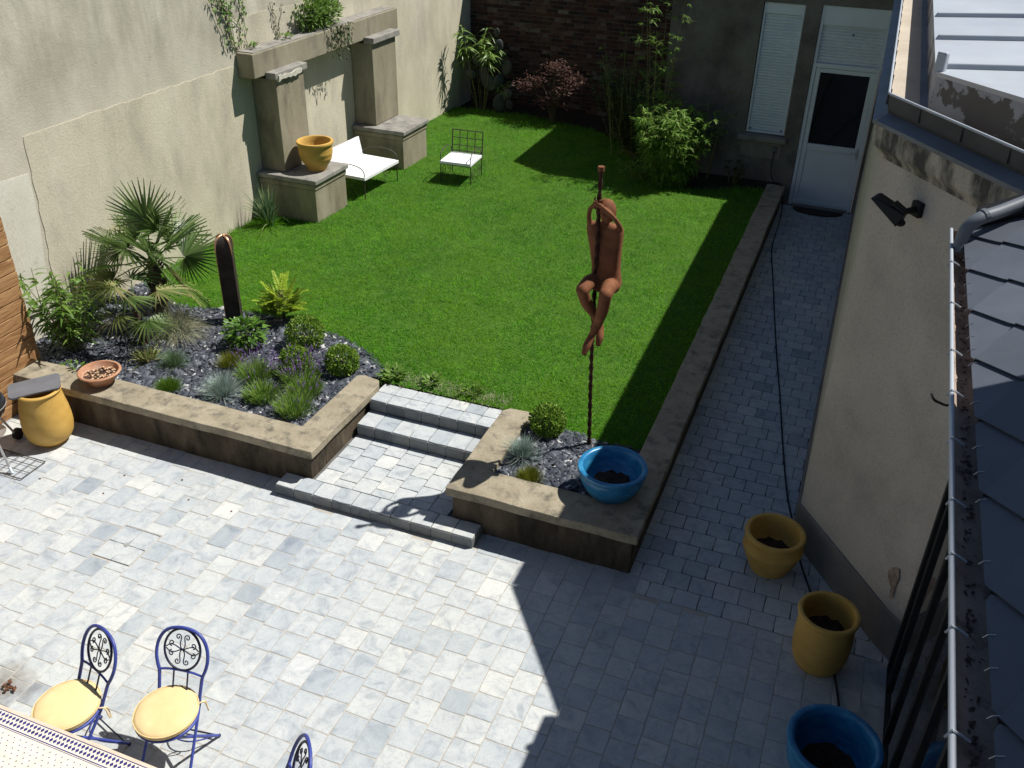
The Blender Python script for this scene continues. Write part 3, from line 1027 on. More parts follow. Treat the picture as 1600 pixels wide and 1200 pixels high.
# brick wall at the back
br = thing('brick_wall', 'old dark red brick wall in shade behind the back planting', 'wall', (-5.6, 18.2, 0))
MB().box(-8.3, -3.0, 18.115, 18.5, 0, 3.2).build('mortar_core', 'mortar_dark', br)
bl, bh, bj = .215, .066, .011
bm_vs = [(-.5, 0, -.5), (.5, 0, -.5), (.5, 0, .5), (-.5, 0, .5), (-.48, -.012, -.45), (.48, -.012, -.45), (.48, -.012, .45), (-.48, -.012, .45)]
bm_fs = [(4, 5, 6, 7), (0, 1, 5, 4), (1, 2, 6, 5), (2, 3, 7, 6), (3, 0, 4, 7)]
bme = bpy.data.meshes.new('brick')
bme.from_pydata([(x, y, z) for x, y, z in bm_vs], [], bm_fs)
bme.materials.append(MT['brick'])
bcells = []
z, row = .36, 0
while z < 3.14:
    x = -8.1 - (row % 2) * .113
    while x < -3.2:
        w = bl if (row % 4) != 2 else .105
        bcells.append((x + w / 2, z + bh / 2, w))
        x += w + bj
    z += bh + bj
    row += 1
bcells = [c for c in bcells if -8.05 < c[0] < -3.25]
vis = [c for c in bcells if .75 < c[1] < 2.75 and c[0] < -3.8]
vis.sort(key=lambda c: (-c[2], abs(c[1] - 1.75) + .1 * abs(c[0] + 5.6)))
chosen = set(vis[:300])
rest = MB()
for c in bcells:
    dy = random.uniform(-.006, .002)
    if c in chosen:
        o = bpy.data.objects.new('brick', bme)
        COL.objects.link(o)
        o.parent = br
        o.location = (c[0] - br.location.x, 18.114 + dy - br.location.y, c[1])
        o.scale = (c[2], 1, bh)
        o.rotation_euler = (random.gauss(0, .02), random.gauss(0, .008), random.gauss(0, .015))
    else:
        rest.add([(c[0] + x * c[2], 18.114 + dy + yv, c[1] + zv * bh) for x, yv, zv in bm_vs], bm_fs)
tag(rest.build('brick_field', 'brick', br), kind='stuff')
xx = -8.28
while xx < -3.1:
    MB().box(xx, xx + .36, 18.08, 18.54, 3.201, 3.27).build('coping_brick', 'brick', br, bevel=.01)
    xx += .37

# timber screen on the left
fe = thing('timber_fence', 'warm brown horizontal board fence panel at the left end of the planter', 'fence', (-7.75, 4.6, 0))
for i in range(14):
    z0 = .012 + i * .1455
    MB().box(-7.762, -7.732 + random.uniform(-.002, .002), 2.4, 6.245 + random.uniform(-.006, .006), z0, z0 + .138).build('board', 'wood', fe, bevel=.006)
for y in (2.5, 4.3, 6.12):
    MB().box(-7.83, -7.7635, y, y + .07, 0, 2.02).build('post', 'wood', fe)

# ================================================================== HOUSE AT THE BACK
ho = thing('grey_house', 'grey rendered house wall at the back with a shuttered window and a white door', 'house', (-1.6, 15.5, 0))
Y0 = 15.49
hw = MB()
hw.box(-3.3, -1.90, Y0, Y0 + .3, 0, 3.32)
hw.box(-1.8995, -1.2705, Y0, Y0 + .3, 0, 1.06)
hw.box(-1.8995, -1.2705, Y0, Y0 + .3, 3.12, 3.32)
hw.box(-1.27, -1.04, Y0, Y0 + .3, 0, 3.32)
hw.box(-1.0395, -.0305, Y0, Y0 + .3, 3.14, 3.32)
hw.box(-.03, 1.5, Y0, Y0 + .3, 0, 3.32)
hw.box(-3.3, -3.0, Y0 + .3005, 18.1, 0, 3.32)
hw.build('wall', 'dark_render', ho)
# roof that throws the shade on the far end of the lawn
MB().add([(-3.36, Y0 - .1, 3.321), (1.5, Y0 - .1, 3.321), (1.5, Y0 + .78, 4.62), (-3.36, Y0 + .78, 4.62), (-3.36, 18.6, 4.62), (1.5, 18.6, 4.62),
          (-3.36, 18.6, 3.321), (1.5, 18.6, 3.321)],
         [(0, 1, 2, 3), (3, 2, 5, 4), (0, 3, 4, 6), (1, 7, 5, 2), (4, 5, 7, 6), (0, 6, 7, 1)]).build('roof', 'slate_roof', ho)
win = MB()
win.box(-1.888, -1.858, Y0 + .03, Y0 + .12, 1.135, 3.11).box(-1.312, -1.282, Y0 + .03, Y0 + .12, 1.135, 3.11).box(-1.8575, -1.3125, Y0 + .03, Y0 + .12, 1.135, 1.165)
wo_ = win.build('window', 'white_pvc', ho, bevel=.004)
MB().box(-1.857, -1.313, Y0 + .04, Y0 + .13, 2.955, 3.11).build('shutter_box', 'white_pvc', wo_, bevel=.004)
sme = None
for i in range(40):
    z0 = 1.168 + i * .0445
    o = MB().add([(-1.8565, Y0 + .075, z0), (-1.3135, Y0 + .075, z0), (-1.3135, Y0 + .064, z0 + .012), (-1.8565, Y0 + .064, z0 + .012),
                  (-1.3135, Y0 + .064, z0 + .032), (-1.8565, Y0 + .064, z0 + .032), (-1.3135, Y0 + .075, z0 + .0435), (-1.8565, Y0 + .075, z0 + .0435)],
                 [(0, 1, 2, 3), (3, 2, 4, 5), (5, 4, 6, 7)]).build('slat', 'shutter', wo_) if sme is None else None
    if sme is None:
        sme = o
    else:
        o = sme.copy()
        COL.objects.link(o)
        o.location.z = sme.location.z + i * .0445
MB().box(-1.855, -1.315, Y0 + .076, Y0 + .09, 1.166, 2.954).build('slat_backing', 'shutter', wo_)
for x in (-1.83, -1.34):
    MB().ball((x, Y0 + .06, 1.19), .014, .014, .014, 8, 6).build('stop', 'black_paint', wo_)
MB().box(-2.0, -1.225, Y0 - .12, Y0 + .06, 1.03, 1.105).build('sill', 'sill', ho, bevel=.012)
MB().box(-1.93, -1.29, Y0 - .015, Y0 - .001, .75, 1.029).build('sill_render', 'sill', ho)
dr = MB()
dr.box(-1.033, -.975, Y0 + .02, Y0 + .11, .03, 2.30).box(-.095, -.038, Y0 + .02, Y0 + .11, .03, 2.30).box(-.9745, -.0955, Y0 + .02, Y0 + .11, 2.235, 2.30)
df = dr.build('door_frame', 'white_pvc', ho, bevel=.006)
lf = MB()
lf.box(-.972, -.90, Y0 + .035, Y0 + .10, .045, 2.23).box(-.17, -.098, Y0 + .035, Y0 + .10, .045, 2.23)
lf.box(-.8995, -.1705, Y0 + .035, Y0 + .10, 2.165, 2.23).box(-.8995, -.1705, Y0 + .035, Y0 + .10, .96, 1.06).box(-.8995, -.1705, Y0 + .035, Y0 + .10, .045, .11)
dl = lf.build('door', 'white_pvc', ho, bevel=.006)
MB().box(-.899, -.171, Y0 + .055, Y0 + .09, .111, .959).build('door_panel', 'white_pvc', dl)
MB().box(-.899, -.171, Y0 + .06, Y0 + .075, 1.061, 2.164).build('door_glass', 'glass', dl)
MB().box(-.145, -.118, Y0 + .012, Y0 + .034, .90, 1.06).tube([(-.132, Y0 + .016, 1.0), (-.132, Y0 - .03, 1.0), (-.23, Y0 - .03, 1.0)], .009, 6).build('door_handle', 'steel', dl)
MB().box(-.975, -.095, Y0 - .005, Y0 + .12, .012, .044).build('threshold', 'sill', ho)
sb = MB().box(-.99, -.08, Y0 + .03, Y0 + .14, 2.86, 3.13).build('shutter_box', 'white_pvc', ho, bevel=.004)
MB().box(-1.033, -.991, Y0 + .025, Y0 + .12, 2.301, 3.13).build('shutter_rail', 'white_pvc', ho)
MB().box(-.079, -.038, Y0 + .025, Y0 + .12, 2.301, 3.13).build('shutter_rail', 'white_pvc', ho)
s0 = None
for i in range(12):
    if s0 is None:
        z0 = 2.305
        s0 = MB().add([(-.989, Y0 + .075, z0), (-.081, Y0 + .075, z0), (-.081, Y0 + .064, z0 + .012), (-.989, Y0 + .064, z0 + .012),
                       (-.081, Y0 + .064, z0 + .034), (-.989, Y0 + .064, z0 + .034), (-.081, Y0 + .075, z0 + .0455), (-.989, Y0 + .075, z0 + .0455)],
                      [(0, 1, 2, 3), (3, 2, 4, 5), (5, 4, 6, 7)]).build('slat', 'shutter', sb)
    else:
        o = s0.copy()
        COL.objects.link(o)
        o.location.z = s0.location.z + i * .0465
MB().box(-.989, -.081, Y0 + .077, Y0 + .09, 2.301, 2.86).build('slat_backing', 'shutter', sb)
MB().ball((-.53, Y0 + .058, 2.74), .014, .01, .014, 8, 6).build('lock', 'black_paint', sb)
MB().box(-1.42, -1.35, Y0 - .05, Y0 - .001, .86, .95).build('socket_box', 'zinc_dark', ho, bevel=.006)

dm = MB()
n = 24
dm.prism([(-.54 + .40 * math.cos(PI + PI * k / n), 15.42 + .27 * math.sin(PI + PI * k / n)) for k in range(n + 1)], .014, .034)
tag(dm.build('door_mat', 'mat_dark'), 'dark half round door mat in front of the white back door', 'door mat')

# black cable: hangs from the socket box, runs along the path and behind the pots
cb = [(-1.385, Y0 - .06, .88), (-1.385, Y0 - .08, .6), (-1.30, Y0 - .25, .46), (-1.15, 15.1, .455), (-1.07, 14.9, .2), (-1.05, 14.6, .022), (-1.008, 13.5, .022), (-.84, 12.4, .022), (-.651, 11.19, .022),
      (-.49, 10.2, .022), (-.337, 9.32, .022), (-.17, 8.3, .022), (-.02, 7.48, .022), (.12, 6.95, .022), (.20, 6.6, .022), (.343, 6.2, .022), (.50, 5.75, .022),
      (.60, 5.35, .022), (.655, 5.0, .022), (.70, 4.4, .022), (.72, 3.6, .022)]


def smooth_path(pts, k=6):
    out = []
    P = [Vector(p) for p in pts]
    for i in range(len(P) - 1):
        p0, p1, p2, p3 = P[max(i - 1, 0)], P[i], P[i + 1], P[min(i + 2, len(P) - 1)]
        for j in range(k):
            t = j / k
            out.append(.5 * ((2 * p1) + (p2 - p0) * t + (2 * p0 - 5 * p1 + 4 * p2 - p3) * t * t + (3 * p1 - p0 - 3 * p2 + p3) * t ** 3))
    out.append(P[-1])
    return out


tag(MB().tube(smooth_path(cb), .008, 6).build('cable', 'cable', smooth=60), 'thin black cable running along the shaded path from the house wall', 'cable')

# ================================================================== BUILDING ON THE RIGHT (pinkish render, zinc roof)
an = thing('rendered_annex', 'pinkish rendered building beside the path with stained cornice and zinc roof', 'building', (1.2, 9, 0))
FP = [(.10, 6.93), (.86, 5.88), (1.0, 5.72), (4.5, 5.72), (4.5, 15.48), (.02, 15.48)]


def inset(poly, d):
    """offset a counter-clockwise polygon outwards by d"""
    n = len(poly)
    out = []
    for i in range(n):
        p0, p1, p2 = Vector(poly[i - 1]), Vector(poly[i]), Vector(poly[(i + 1) % n])
        e1, e2 = (p1 - p0).normalized(), (p2 - p1).normalized()
        n1, n2 = Vector((e1.y, -e1.x)), Vector((e2.y, -e2.x))
        b = (n1 + n2)
        b = b / max(.3, b.length_squared / 2)
        q = p1 + b * d
        out.append((q.x, q.y))
    return out


MB().prism(FP, 0, 3.6).build('wall', 'annex_render', an)
MB().prism(inset(FP, .02), 0, .40).build('plinth', 'plinth', an, bevel=.008)


def loft(rings):
    vs, fs = [], []
    n = len(rings[0][0])
    for poly, z in rings:
        vs += [(x, y, z) for x, y in poly]
    for r in range(len(rings) - 1):
        for i in range(n):
            fs.append((r * n + i, r * n + (i + 1) % n, (r + 1) * n + (i + 1) % n, (r + 1) * n + i))
    fs.append(tuple(range((len(rings) - 1) * n, len(rings) * n)))
    return MB().add(vs, fs)


co = loft([(inset(FP, .002), 3.49), (inset(FP, .025), 3.50), (inset(FP, .03), 3.525), (inset(FP, .075), 3.58), (inset(FP, .08), 3.735), (inset(FP, .07), 3.742)]).build('cornice', 'cornice', an)
loft([(inset(FP, .10), 3.72), (inset(FP, .102), 3.748), (inset(FP, -.02), 3.80)]).build('flashing', 'zinc_dark', co)


def gutter_run(mb_out, mb_in, a, b, z, w=.15):
    """square-section gutter between a and b; outer face on the left of a->b"""
    a, b = Vector(a), Vector(b)
    t = (b - a).normalized()
    nr = Vector((t.y, -t.x))                          # outward
    def P(o, zz, q):
        return (q.x + nr.x * o, q.y + nr.y * o, zz)
    for q0, q1, o0, z0, o1, z1, mb in ((a, b, .006, z - .105, .02, z, mb_out), (a, b, -.02, z - .15, .006, z - .1055, mb_out), (a, b, -w, z - .11, -.004, z - .11, mb_in), (a, b, .012, z - .004, .0, z - .11, mb_in)):
        mb.add([P(o0, z0, q0), P(o0, z0, q1), P(o1, z1, q1), P(o1, z1, q0)], [(0, 1, 2, 3)])


RIM = inset(FP, .015)
go, gi = MB(), MB()
segs = ((RIM[0], RIM[1]), (RIM[1], RIM[2]), (RIM[5], RIM[0]))
for a, b in segs:
    gutter_run(go, gi, a, b, 3.92, .2)
gt = go.build('gutter', 'gutter_outer', an)
gi.build('gutter_lining', 'gutter_lining', gt)
bead = MB()
for a, b in segs:
    a3, b3 = Vector((*a, 3.922)), Vector((*b, 3.922))
    d = (b3 - a3).normalized()
    nr = Vector((d.y, -d.x, 0)) * .018
    bead.tube([a3 + nr, b3 + nr], .009, 8)
bead.build('gutter_bead', 'zinc', gt, smooth=50)
for (a, b), step_ in ((segs[0], .42), (segs[2], .45)):
    a3, b3 = Vector((*a, 0)), Vector((*b, 0))
    L = (b3 - a3).length
    d = (b3 - a3).normalized()
    nr = Vector((d.y, -d.x, 0))
    s = .35
    while s < L - .1:
        p = a3 + d * s
        MB().obox(p + nr * .012 + Vector((0, 0, 3.872)), d * .006, nr * .012, Vector((0, 0, .052))).build('gutter_clip', 'gutter_outer', gt)
        s += step_
# zinc roof: fascia, then sheets rising gently to the right with rolls between them
RF = inset(FP, -.24)
SL = .07


def rz(x):
    return 4.06 + (x - .3) * SL


fa = MB()
for i in (5, 0, 1):
    a, b = RF[i], RF[(i + 1) % 6]
    fa.add([(a[0], a[1], 3.80), (b[0], b[1], 3.80), (b[0], b[1], rz(b[0])), (a[0], a[1], rz(a[0]))], [(0, 1, 2, 3)])
fa.build('fascia', 'zinc_fascia', an)
dA, dB = Vector(RF[0]), Vector(RF[1])


def front_x(y):
    """x where the roof starts at distance y (left edge, or the slanted front edge)"""
    if y >= dA.y:
        return dA.x + (y - dA.y) * (RF[5][0] - dA.x) / (RF[5][1] - dA.y)
    return dA.x + (y - dA.y) * (dB.x - dA.x) / (dB.y - dA.y)


ys = [dB.y + .002, 7.12, 8.17, 9.2, 10.25, 11.3, 12.35, 13.4, 15.2]
for y0, y1 in zip(ys, ys[1:]):
    pts = [(front_x(y0), y0)]
    q = [(4.4, y0), (4.4, y1), (front_x(y1), y1)]
    if y0 < dA.y < y1:
        q.append((dA.x, dA.y))
    pts = pts + q
    n = len(pts)
    vs = [(x - (.015 if x < 4 else 0), y, rz(x) + .012) for x, y in pts] + [(x, y, rz(x) - .02) for x, y in pts]
    MB().add(vs, [tuple(range(n))] + [(i, n + i, n + (i + 1) % n, (i + 1) % n) for i in range(n)]).build('roof_sheet', 'zinc', an)
for y in ys[1:-1]:
    x0 = front_x(y) - .01
    MB().hexa([(x0, y - .028, rz(x0) + .01), (4.4, y - .028, rz(4.4) + .01), (4.4, y + .028, rz(4.4) + .01), (x0, y + .028, rz(x0) + .01),
               (x0 + .02, y - .018, rz(x0) + .05), (4.4, y - .018, rz(4.4) + .05), (4.4, y + .018, rz(4.4) + .05), (x0 + .02, y + .018, rz(x0) + .05)]
              ).build('roof_roll', 'zinc', an, bevel=.008)
MB().obox((dA.x + .01, dA.y + .02, rz(dA.x) + .06), (.03, -.02, 0), (.012, .02, 0), (0, .01, .075)).build('roll_end', 'zinc', an, bevel=.01)

# rust stained scar low on the slanted wall
sc_ = [(.80, 5.952, .70), (.83, 5.911, .775), (.862, 5.867, .80), (.875, 5.849, .72), (.868, 5.858, .62), (.872, 5.853, .54), (.852, 5.881, .50), (.845, 5.89, .60), (.815, 5.932, .64)]
MB().add([(x - .0032, y - .0023, z) for x, y, z in sc_], [tuple(range(len(sc_)))]).build('rust_scar', 'rust_stain', an)
# floodlight on the slanted wall
fl = thing('floodlight', 'black floodlight sticking out from the pinkish slanted wall', 'lamp', (.42, 6.49, 3.3))
nw = Vector((-.81, -.586, 0))
tw = Vector((.586, -.81, 0))
c = Vector((.412, 6.50, 3.3))
MB().obox(c + nw * .02, tw * .045, nw * .02, Vector((0, 0, .05))).build('wall_plate', 'black_paint', fl, bevel=.006)
MB().tube([c + nw * .04, c + nw * .10 + Vector((0, 0, -.01)), c + nw * .15 + Vector((0, 0, .0))], .022, 8).build('arm', 'black_paint', fl, smooth=50)
hd = c + nw * .19 - tw * .03
ax = (nw * .45 - tw * .62 + Vector((0, 0, .42))).normalized()
sd = ax.cross(Vector((0, 0, 1))).normalized()
upv = sd.cross(ax)
MB().hexa([hd + ax * .15 - sd * .07 - upv * .012, hd - ax * .10 - sd * .07 - upv * .045, hd - ax * .10 + sd * .07 - upv * .045, hd + ax * .15 + sd * .07 - upv * .012,
           hd + ax * .13 - sd * .06 + upv * .012, hd - ax * .085 - sd * .05 + upv * .045, hd - ax * .085 + sd * .05 + upv * .045, hd + ax * .13 + sd * .06 + upv * .012]).build('housing', 'black_paint', fl, bevel=.006)
MB().obox(hd + upv * .046 - ax * .03, ax * .05, sd * .04, upv * .006).build('cooling_fins', 'black_paint', fl)
MB().ball(hd - ax * .10 - upv * .03, .032, .032, .026, 12, 8).build('sensor', 'black_paint', fl, smooth=60)

# ================================================================== GLAZED EXTENSION WITH SLATE ROOF, RIGHT FOREGROUND
ex = thing('slate_roofed_extension', 'low extension with a slate roof, zinc gutter and dark framed glazing at the right', 'building', (1.2, 3.5, 0))
GX, GZ = .545, 3.50


def roof_pt(s, y, up=0.0):
    """s metres up the slope from the eave"""
    ca, sa = math.cos(rad(28)), math.sin(rad(28))
    return Vector((.63 + s * ca - up * sa, y, 3.535 + s * sa + up * ca))


MB().add([roof_pt(-.02, -1, -.02), roof_pt(-.02, 5.70, -.02), roof_pt(2.0, 5.70, -.02), roof_pt(2.0, -1, -.02)], [(0, 3, 2, 1)]).build('roof_deck', 'black_paint', ex)
cut = .05
H = .262
HS = .178
for r in range(-1, 7):
    for k in range(-2, 13):
        yc = 4.948 - k * .5 - (.25 if r % 2 else 0)
        sc = .17 + r * .17
        # clip the side corners like diamond slates are
        ring = [(sc - HS, yc)] + [(sc - cut * .68, yc - H + cut), (sc - cut * .2, yc - H + cut * .45), (sc + cut * .68, yc - H + cut)] + [(sc + HS, yc)] \
            + [(sc + cut * .68, yc + H - cut), (sc - cut * .2, yc + H - cut * .45), (sc - cut * .68, yc + H - cut)]
        ring = [(max(s, -.025), max(min(y, 5.66), -1)) for s, y in ring]
        if max(s for s, _ in ring) <= -.02 or min(y for _, y in ring) > 5.64:
            continue
        n = len(ring)
        def lift(s):
            return .018 - .026 * (s - sc + HS) / (2 * HS)
        top = [roof_pt(s, y, lift(s) + .006) for s, y in ring]
        bot = [roof_pt(s, y, lift(s)) for s, y in ring]
        MB().add(top + bot, [tuple(reversed(range(n)))] + [(i, (i + 1) % n, n + (i + 1) % n, n + i) for i in range(n)]).build('slate', 'slate_roof', ex)
y = 1.2
while y < 5.2:                                          # small hooks along the eave
    p = roof_pt(-.028, y)
    MB().tube([p + Vector((-.014, 0, .0)), p + Vector((-.004, 0, .016)), p + Vector((.016, 0, .024))], .0014, 5).build('slate_hook', 'steel', ex)
    y += random.choice((.13, .17, .33))
# half-round gutter, standing on brackets
gv, gf = [], []
prof = [(math.cos(PI + PI * k / 10) * .08, math.sin(PI + PI * k / 10) * .06) for k in range(11)]
yg = [0.5, 1.5, 2.5, 3.5, 4.5, 5.62]
for y in yg:
    gx = .512 + (y - 1.9) * .0095
    for a, b in prof:
        gv.append((gx + .08 + a, y, GZ + b))
for i in range(len(yg) - 1):
    for k in range(10):
        gf.append((i * 11 + k, (i + 1) * 11 + k, (i + 1) * 11 + k + 1, i * 11 + k + 1))
gf.append(tuple(range((len(yg) - 1) * 11, len(yg) * 11)))
G = MB().add(gv, gf).build('gutter', 'gutter_inside', ex, smooth=60)
so = G.modifiers.new('thickness', 'SOLIDIFY')
so.thickness = .003
MB().tube([(.512 + (y - 1.9) * .0095, y, GZ + .004) for y in yg], .0105, 8).build('gutter_bead', 'zinc', G, smooth=50)
tr = MB()
for _ in range(420):
    y = random.uniform(.9, 5.4)
    gx = .512 + (y - 1.9) * .0095 + .06 + random.gauss(0, .012)
    a, b, s = random.uniform(0, 6.28), random.uniform(-.4, .4), random.uniform(.004, .012)
    t1 = Vector((math.cos(a), math.sin(a), b * .4)) * s
    t2 = Vector((-math.sin(a), math.cos(a), random.uniform(-.3, .3))) * s * .6
    p = Vector((gx, y, GZ - .055 + random.uniform(0, .008)))
    tr.add([p - t1, p + t2, p + t1, p - t2], [(0, 1, 2, 3)])
tag(tr.build('gutter_litter', 'bark', G), kind='stuff')
for y in (1.3, 1.89, 2.28, 2.62, 2.92, 3.32, 3.69, 4.06, 4.57, 5.1):
    gx = .512 + (y - 1.9) * .0095
    MB().tube([(gx - .014, y, GZ - .012), (gx - .002, y, GZ + .02), (gx + .02, y, GZ + .010), (gx + .045, y, GZ - .004)], .0042, 5).build('gutter_bracket', 'zinc', G)
# zinc downpipe bringing water from the upper roof into the gutter
dp = MB().tube(smooth_path([(1.5, 5.98, 4.00), (1.0, 5.66, 3.79), (.76, 5.48, 3.70), (.65, 5.40, 3.665), (.60, 5.375, 3.61), (.588, 5.36, 3.55), (.585, 5.33, 3.48)], 5),
               .037, 14).build('downpipe', 'zinc_dark', ex, smooth=50)
MB().tube([(.68, 5.423, 3.682), (.665, 5.413, 3.675)], .041, 14).build('pipe_collar', 'zinc_dark', dp)
# shadowed hood of dark flashing beside the pipe, closing the end of the roof
MB().obox((1.06, 5.60, 3.82), (.40, .02, .215), (0, .08, 0), (-.02, 0, .035)).build('end_flashing', 'black_paint', ex, bevel=.02)
# walls under the roof
gd = MB()
fr = []
for y in (5.62, 5.40, 4.93, 4.46, 3.99, 3.52, 3.05, 2.58):
    MB().box(.945, 1.0, y - .028, y + .028, .05, 3.3).build('door_frame', 'black_paint', ex, bevel=.004)
yl = (5.62, 5.40, 4.93, 4.46, 3.99, 3.52, 3.05, 2.58)
for a, b in zip(yl, yl[1:]):
    MB().box(.968, .98, b + .029, a - .029, .09, 3.28).build('glass_pane', 'glass', ex)
MB().box(.95, .995, 2.55, 5.65, .005, .049).build('sill_rail', 'black_paint', ex)
MB().box(.95, .995, 2.55, 5.65, 3.301, 3.46).build('lintel', 'black_paint', ex)
MB().box(.94, 1.0, -1, 2.549, 0, 3.46).build('wall', 'annex_render', ex)
MB().box(.64, .94, -1, 5.6, 3.465, 3.485).build('soffit', 'white_pvc', ex)
HOOK = [(.60, 3.96, 3.33), (.56, 3.904, 3.325), (.53, 3.90, 3.33), (.49, 3.82, 3.385), (.465, 3.745, 3.45)]
MB().tube(smooth_path(HOOK, 4), .006, 6).build('wall_hook', 'wrought', ex, smooth=60)

# taller wing of the house beside the extension (out of the frame; its shade falls on the near slates)
wg = thing('house_wing', 'taller rendered wing of the house beside the slate roof, just outside the picture', 'house', (3.5, 1.5, 0))
MB().box(1.7, 6, -3, 4.42, 0, 5.5).build('wall', 'annex_render', wg)
MB().box(1.62, 6.1, -3.1, 4.47, 5.501, 5.6).build('eaves', 'zinc_dark', wg)

# ================================================================== POTS
def pot(name, label, cat, loc, prof, inner, soil_z, m, soil='soil', group=None, wob=.0, rz=0.0, k=1.0):
    t = thing(name, label, cat, loc, group, rz)
    prof, inner, soil_z = [(a * k, b * k) for a, b in prof], [(a * k, b * k) for a, b in inner], soil_z * k
    p = MB().lathe(prof + inner, 48, (0, 0, 0), wob).build('body', m, t, smooth=45, world=False)
    rs = max(r for r, z in inner if z <= soil_z + .05) if any(z <= soil_z + .05 for r, z in inner) else inner[-1][0]
    if soil:
        sb_ = MB()
        n, rings = 28, 5
        for i in range(rings + 1):
            for k in range(n):
                a = 2 * PI * k / n
                rr = rs * i / rings
                sb_.v.append((rr * math.cos(a), rr * math.sin(a), soil_z + random.uniform(-.012, .012)))
        for i in range(rings):
            for k in range(n):
                sb_.f.append((i * n + k, (i + 1) * n + k, (i + 1) * n + (k + 1) % n, i * n + (k + 1) % n))
        sb_.build('soil', 'pot_soil', t, world=False)
    return t


def lip(r, z, w=.03, h=.04):
    """outer profile of a rolled rim ending on the inside"""
    return [(r - .012, z - h), (r, z - h * .8), (r + .006, z - h * .4), (r, z - h * .1), (r - w * .4, z), (r - w * .8, z - h * .08), (r - w, z - h * .35)]


G_POT = 'glazed pots along the shaded path'
pot('ochre_pot', 'squat ochre pot with a raised band, farthest of the pots by the slanted wall', 'plant pot', (-.052, 6.46, .012),
    [(.0, 0), (.15, 0), (.158, .02), (.182, .075), (.194, .11), (.205, .125), (.212, .16), (.222, .195), (.233, .21), (.231, .226), (.22, .24), (.216, .28), (.216, .305)]
    + lip(.228, .36, .036, .05), [(.188, .3), (.175, .2), (.14, .155), (.0, .15)], .17, 'yellow_glaze', group=G_POT, wob=.004, k=1.08)
pot('ochre_pot', 'tall ochre pot on the path, between a squat ochre pot and a blue one', 'plant pot', (.445, 5.53, .014),
    [(.0, 0), (.165, 0), (.174, .012), (.193, .06), (.208, .14), (.214, .24), (.211, .34), (.203, .42), (.199, .455)] + lip(.219, .515, .034, .055),
    [(.183, .42), (.185, .3), (.17, .27), (.0, .265)], .29, 'yellow_glaze', group=G_POT, wob=.004)
BLUE = [(.0, 0), (.45, 0), (.48, .03), (.62, .16), (.80, .36), (.925, .58), (.975, .76), (.965, .87), (.945, .90), (.965, .92)]


def scaled(prof, r, h):
    return [(a * r, b * h) for a, b in prof]


pot('blue_pot', 'blue glazed pot sitting on the corner of the right hand planter', 'plant pot', (-1.475, 6.40, .376),
    scaled(BLUE, .292, .335) + lip(.298, .345, .046, .048), [(.245, .28), (.225, .19), (.16, .12), (.0, .115)], .145, 'blue_glaze',
    group='blue glazed pots', wob=.006)
pot('blue_pot', 'blue glazed pot on the path at the bottom edge of the picture', 'plant pot', (.585, 4.40, .014),
    scaled(BLUE, .285, .455) + lip(.293, .485, .046, .055), [(.24, .42), (.23, .30), (.18, .22), (.0, .215)], .235, 'blue_glaze',
    group='blue glazed pots', wob=.006, rz=1.0)
pot('ochre_pot', 'ochre pot with ribbed belly standing on the near niche pedestal', 'plant pot', (-7.36, 11.29, 1.031),
    [(.0, 0), (.118, 0), (.124, .02), (.135, .045), (.165, .09), (.195, .14), (.206, .17), (.203, .185), (.212, .205), (.218, .235), (.214, .25), (.217, .27), (.215, .31), (.213, .325)]
    + lip(.232, .378, .04, .055), [(.188, .3), (.175, .2), (.12, .15), (.0, .145)], .18, 'yellow_glaze', group='ochre pots in the sun', wob=.005, k=1.12)
pot('ochre_urn', 'tall ochre urn with rounded base standing by the fence under a slate slab', 'plant pot', (-7.04, 5.56, .012),
    [(.0, 0), (.135, 0), (.14, .025), (.15, .03), (.19, .06), (.222, .12), (.236, .2), (.236, .28), (.226, .38), (.21, .47), (.198, .54), (.194, .575)]
    + lip(.205, .615, .03, .035), [(.17, .5), (.19, .25), (.0, .2)], .25, 'yellow_glaze', group='ochre pots in the sun', wob=.003)
cov = MB().prism([(-.24, -.10), (-.215, -.135), (.20, -.145), (.235, -.11), (.24, .11), (.21, .14), (-.20, .14), (-.235, .115)], 0, .022).build('slate_slab', 'slate_cover', bevel=.004)
cov.location = (-7.075, 5.555, .632)
cov.rotation_euler = (rad(2), rad(-3), rad(48))
tag(cov, 'grey slate slab with clipped corners laid over the tall ochre urn', 'slab')
bowl = pot('terracotta_bowl', 'wide shallow terracotta bowl on the planter coping, filled with pebbles', 'plant pot', (-6.785, 6.10, .451),
           [(.0, 0), (.105, 0), (.112, .012), (.125, .04), (.16, .085), (.185, .115), (.188, .12)] + lip(.206, .15, .024, .03),
           [(.165, .1), (.13, .07), (.0, .065)], .088, 'terracotta', soil='soil')
pb = MB()
for _ in range(90):
    a, rr = random.uniform(0, 6.28), .15 * math.sqrt(random.random())
    pb.ball((rr * math.cos(a), rr * math.sin(a), .098 + random.uniform(0, .008)), random.uniform(.008, .018), random.uniform(.008, .016), .008, 6, 4)
tag(pb.build('pebbles', 'pebble', bowl, smooth=80, world=False), kind='stuff')

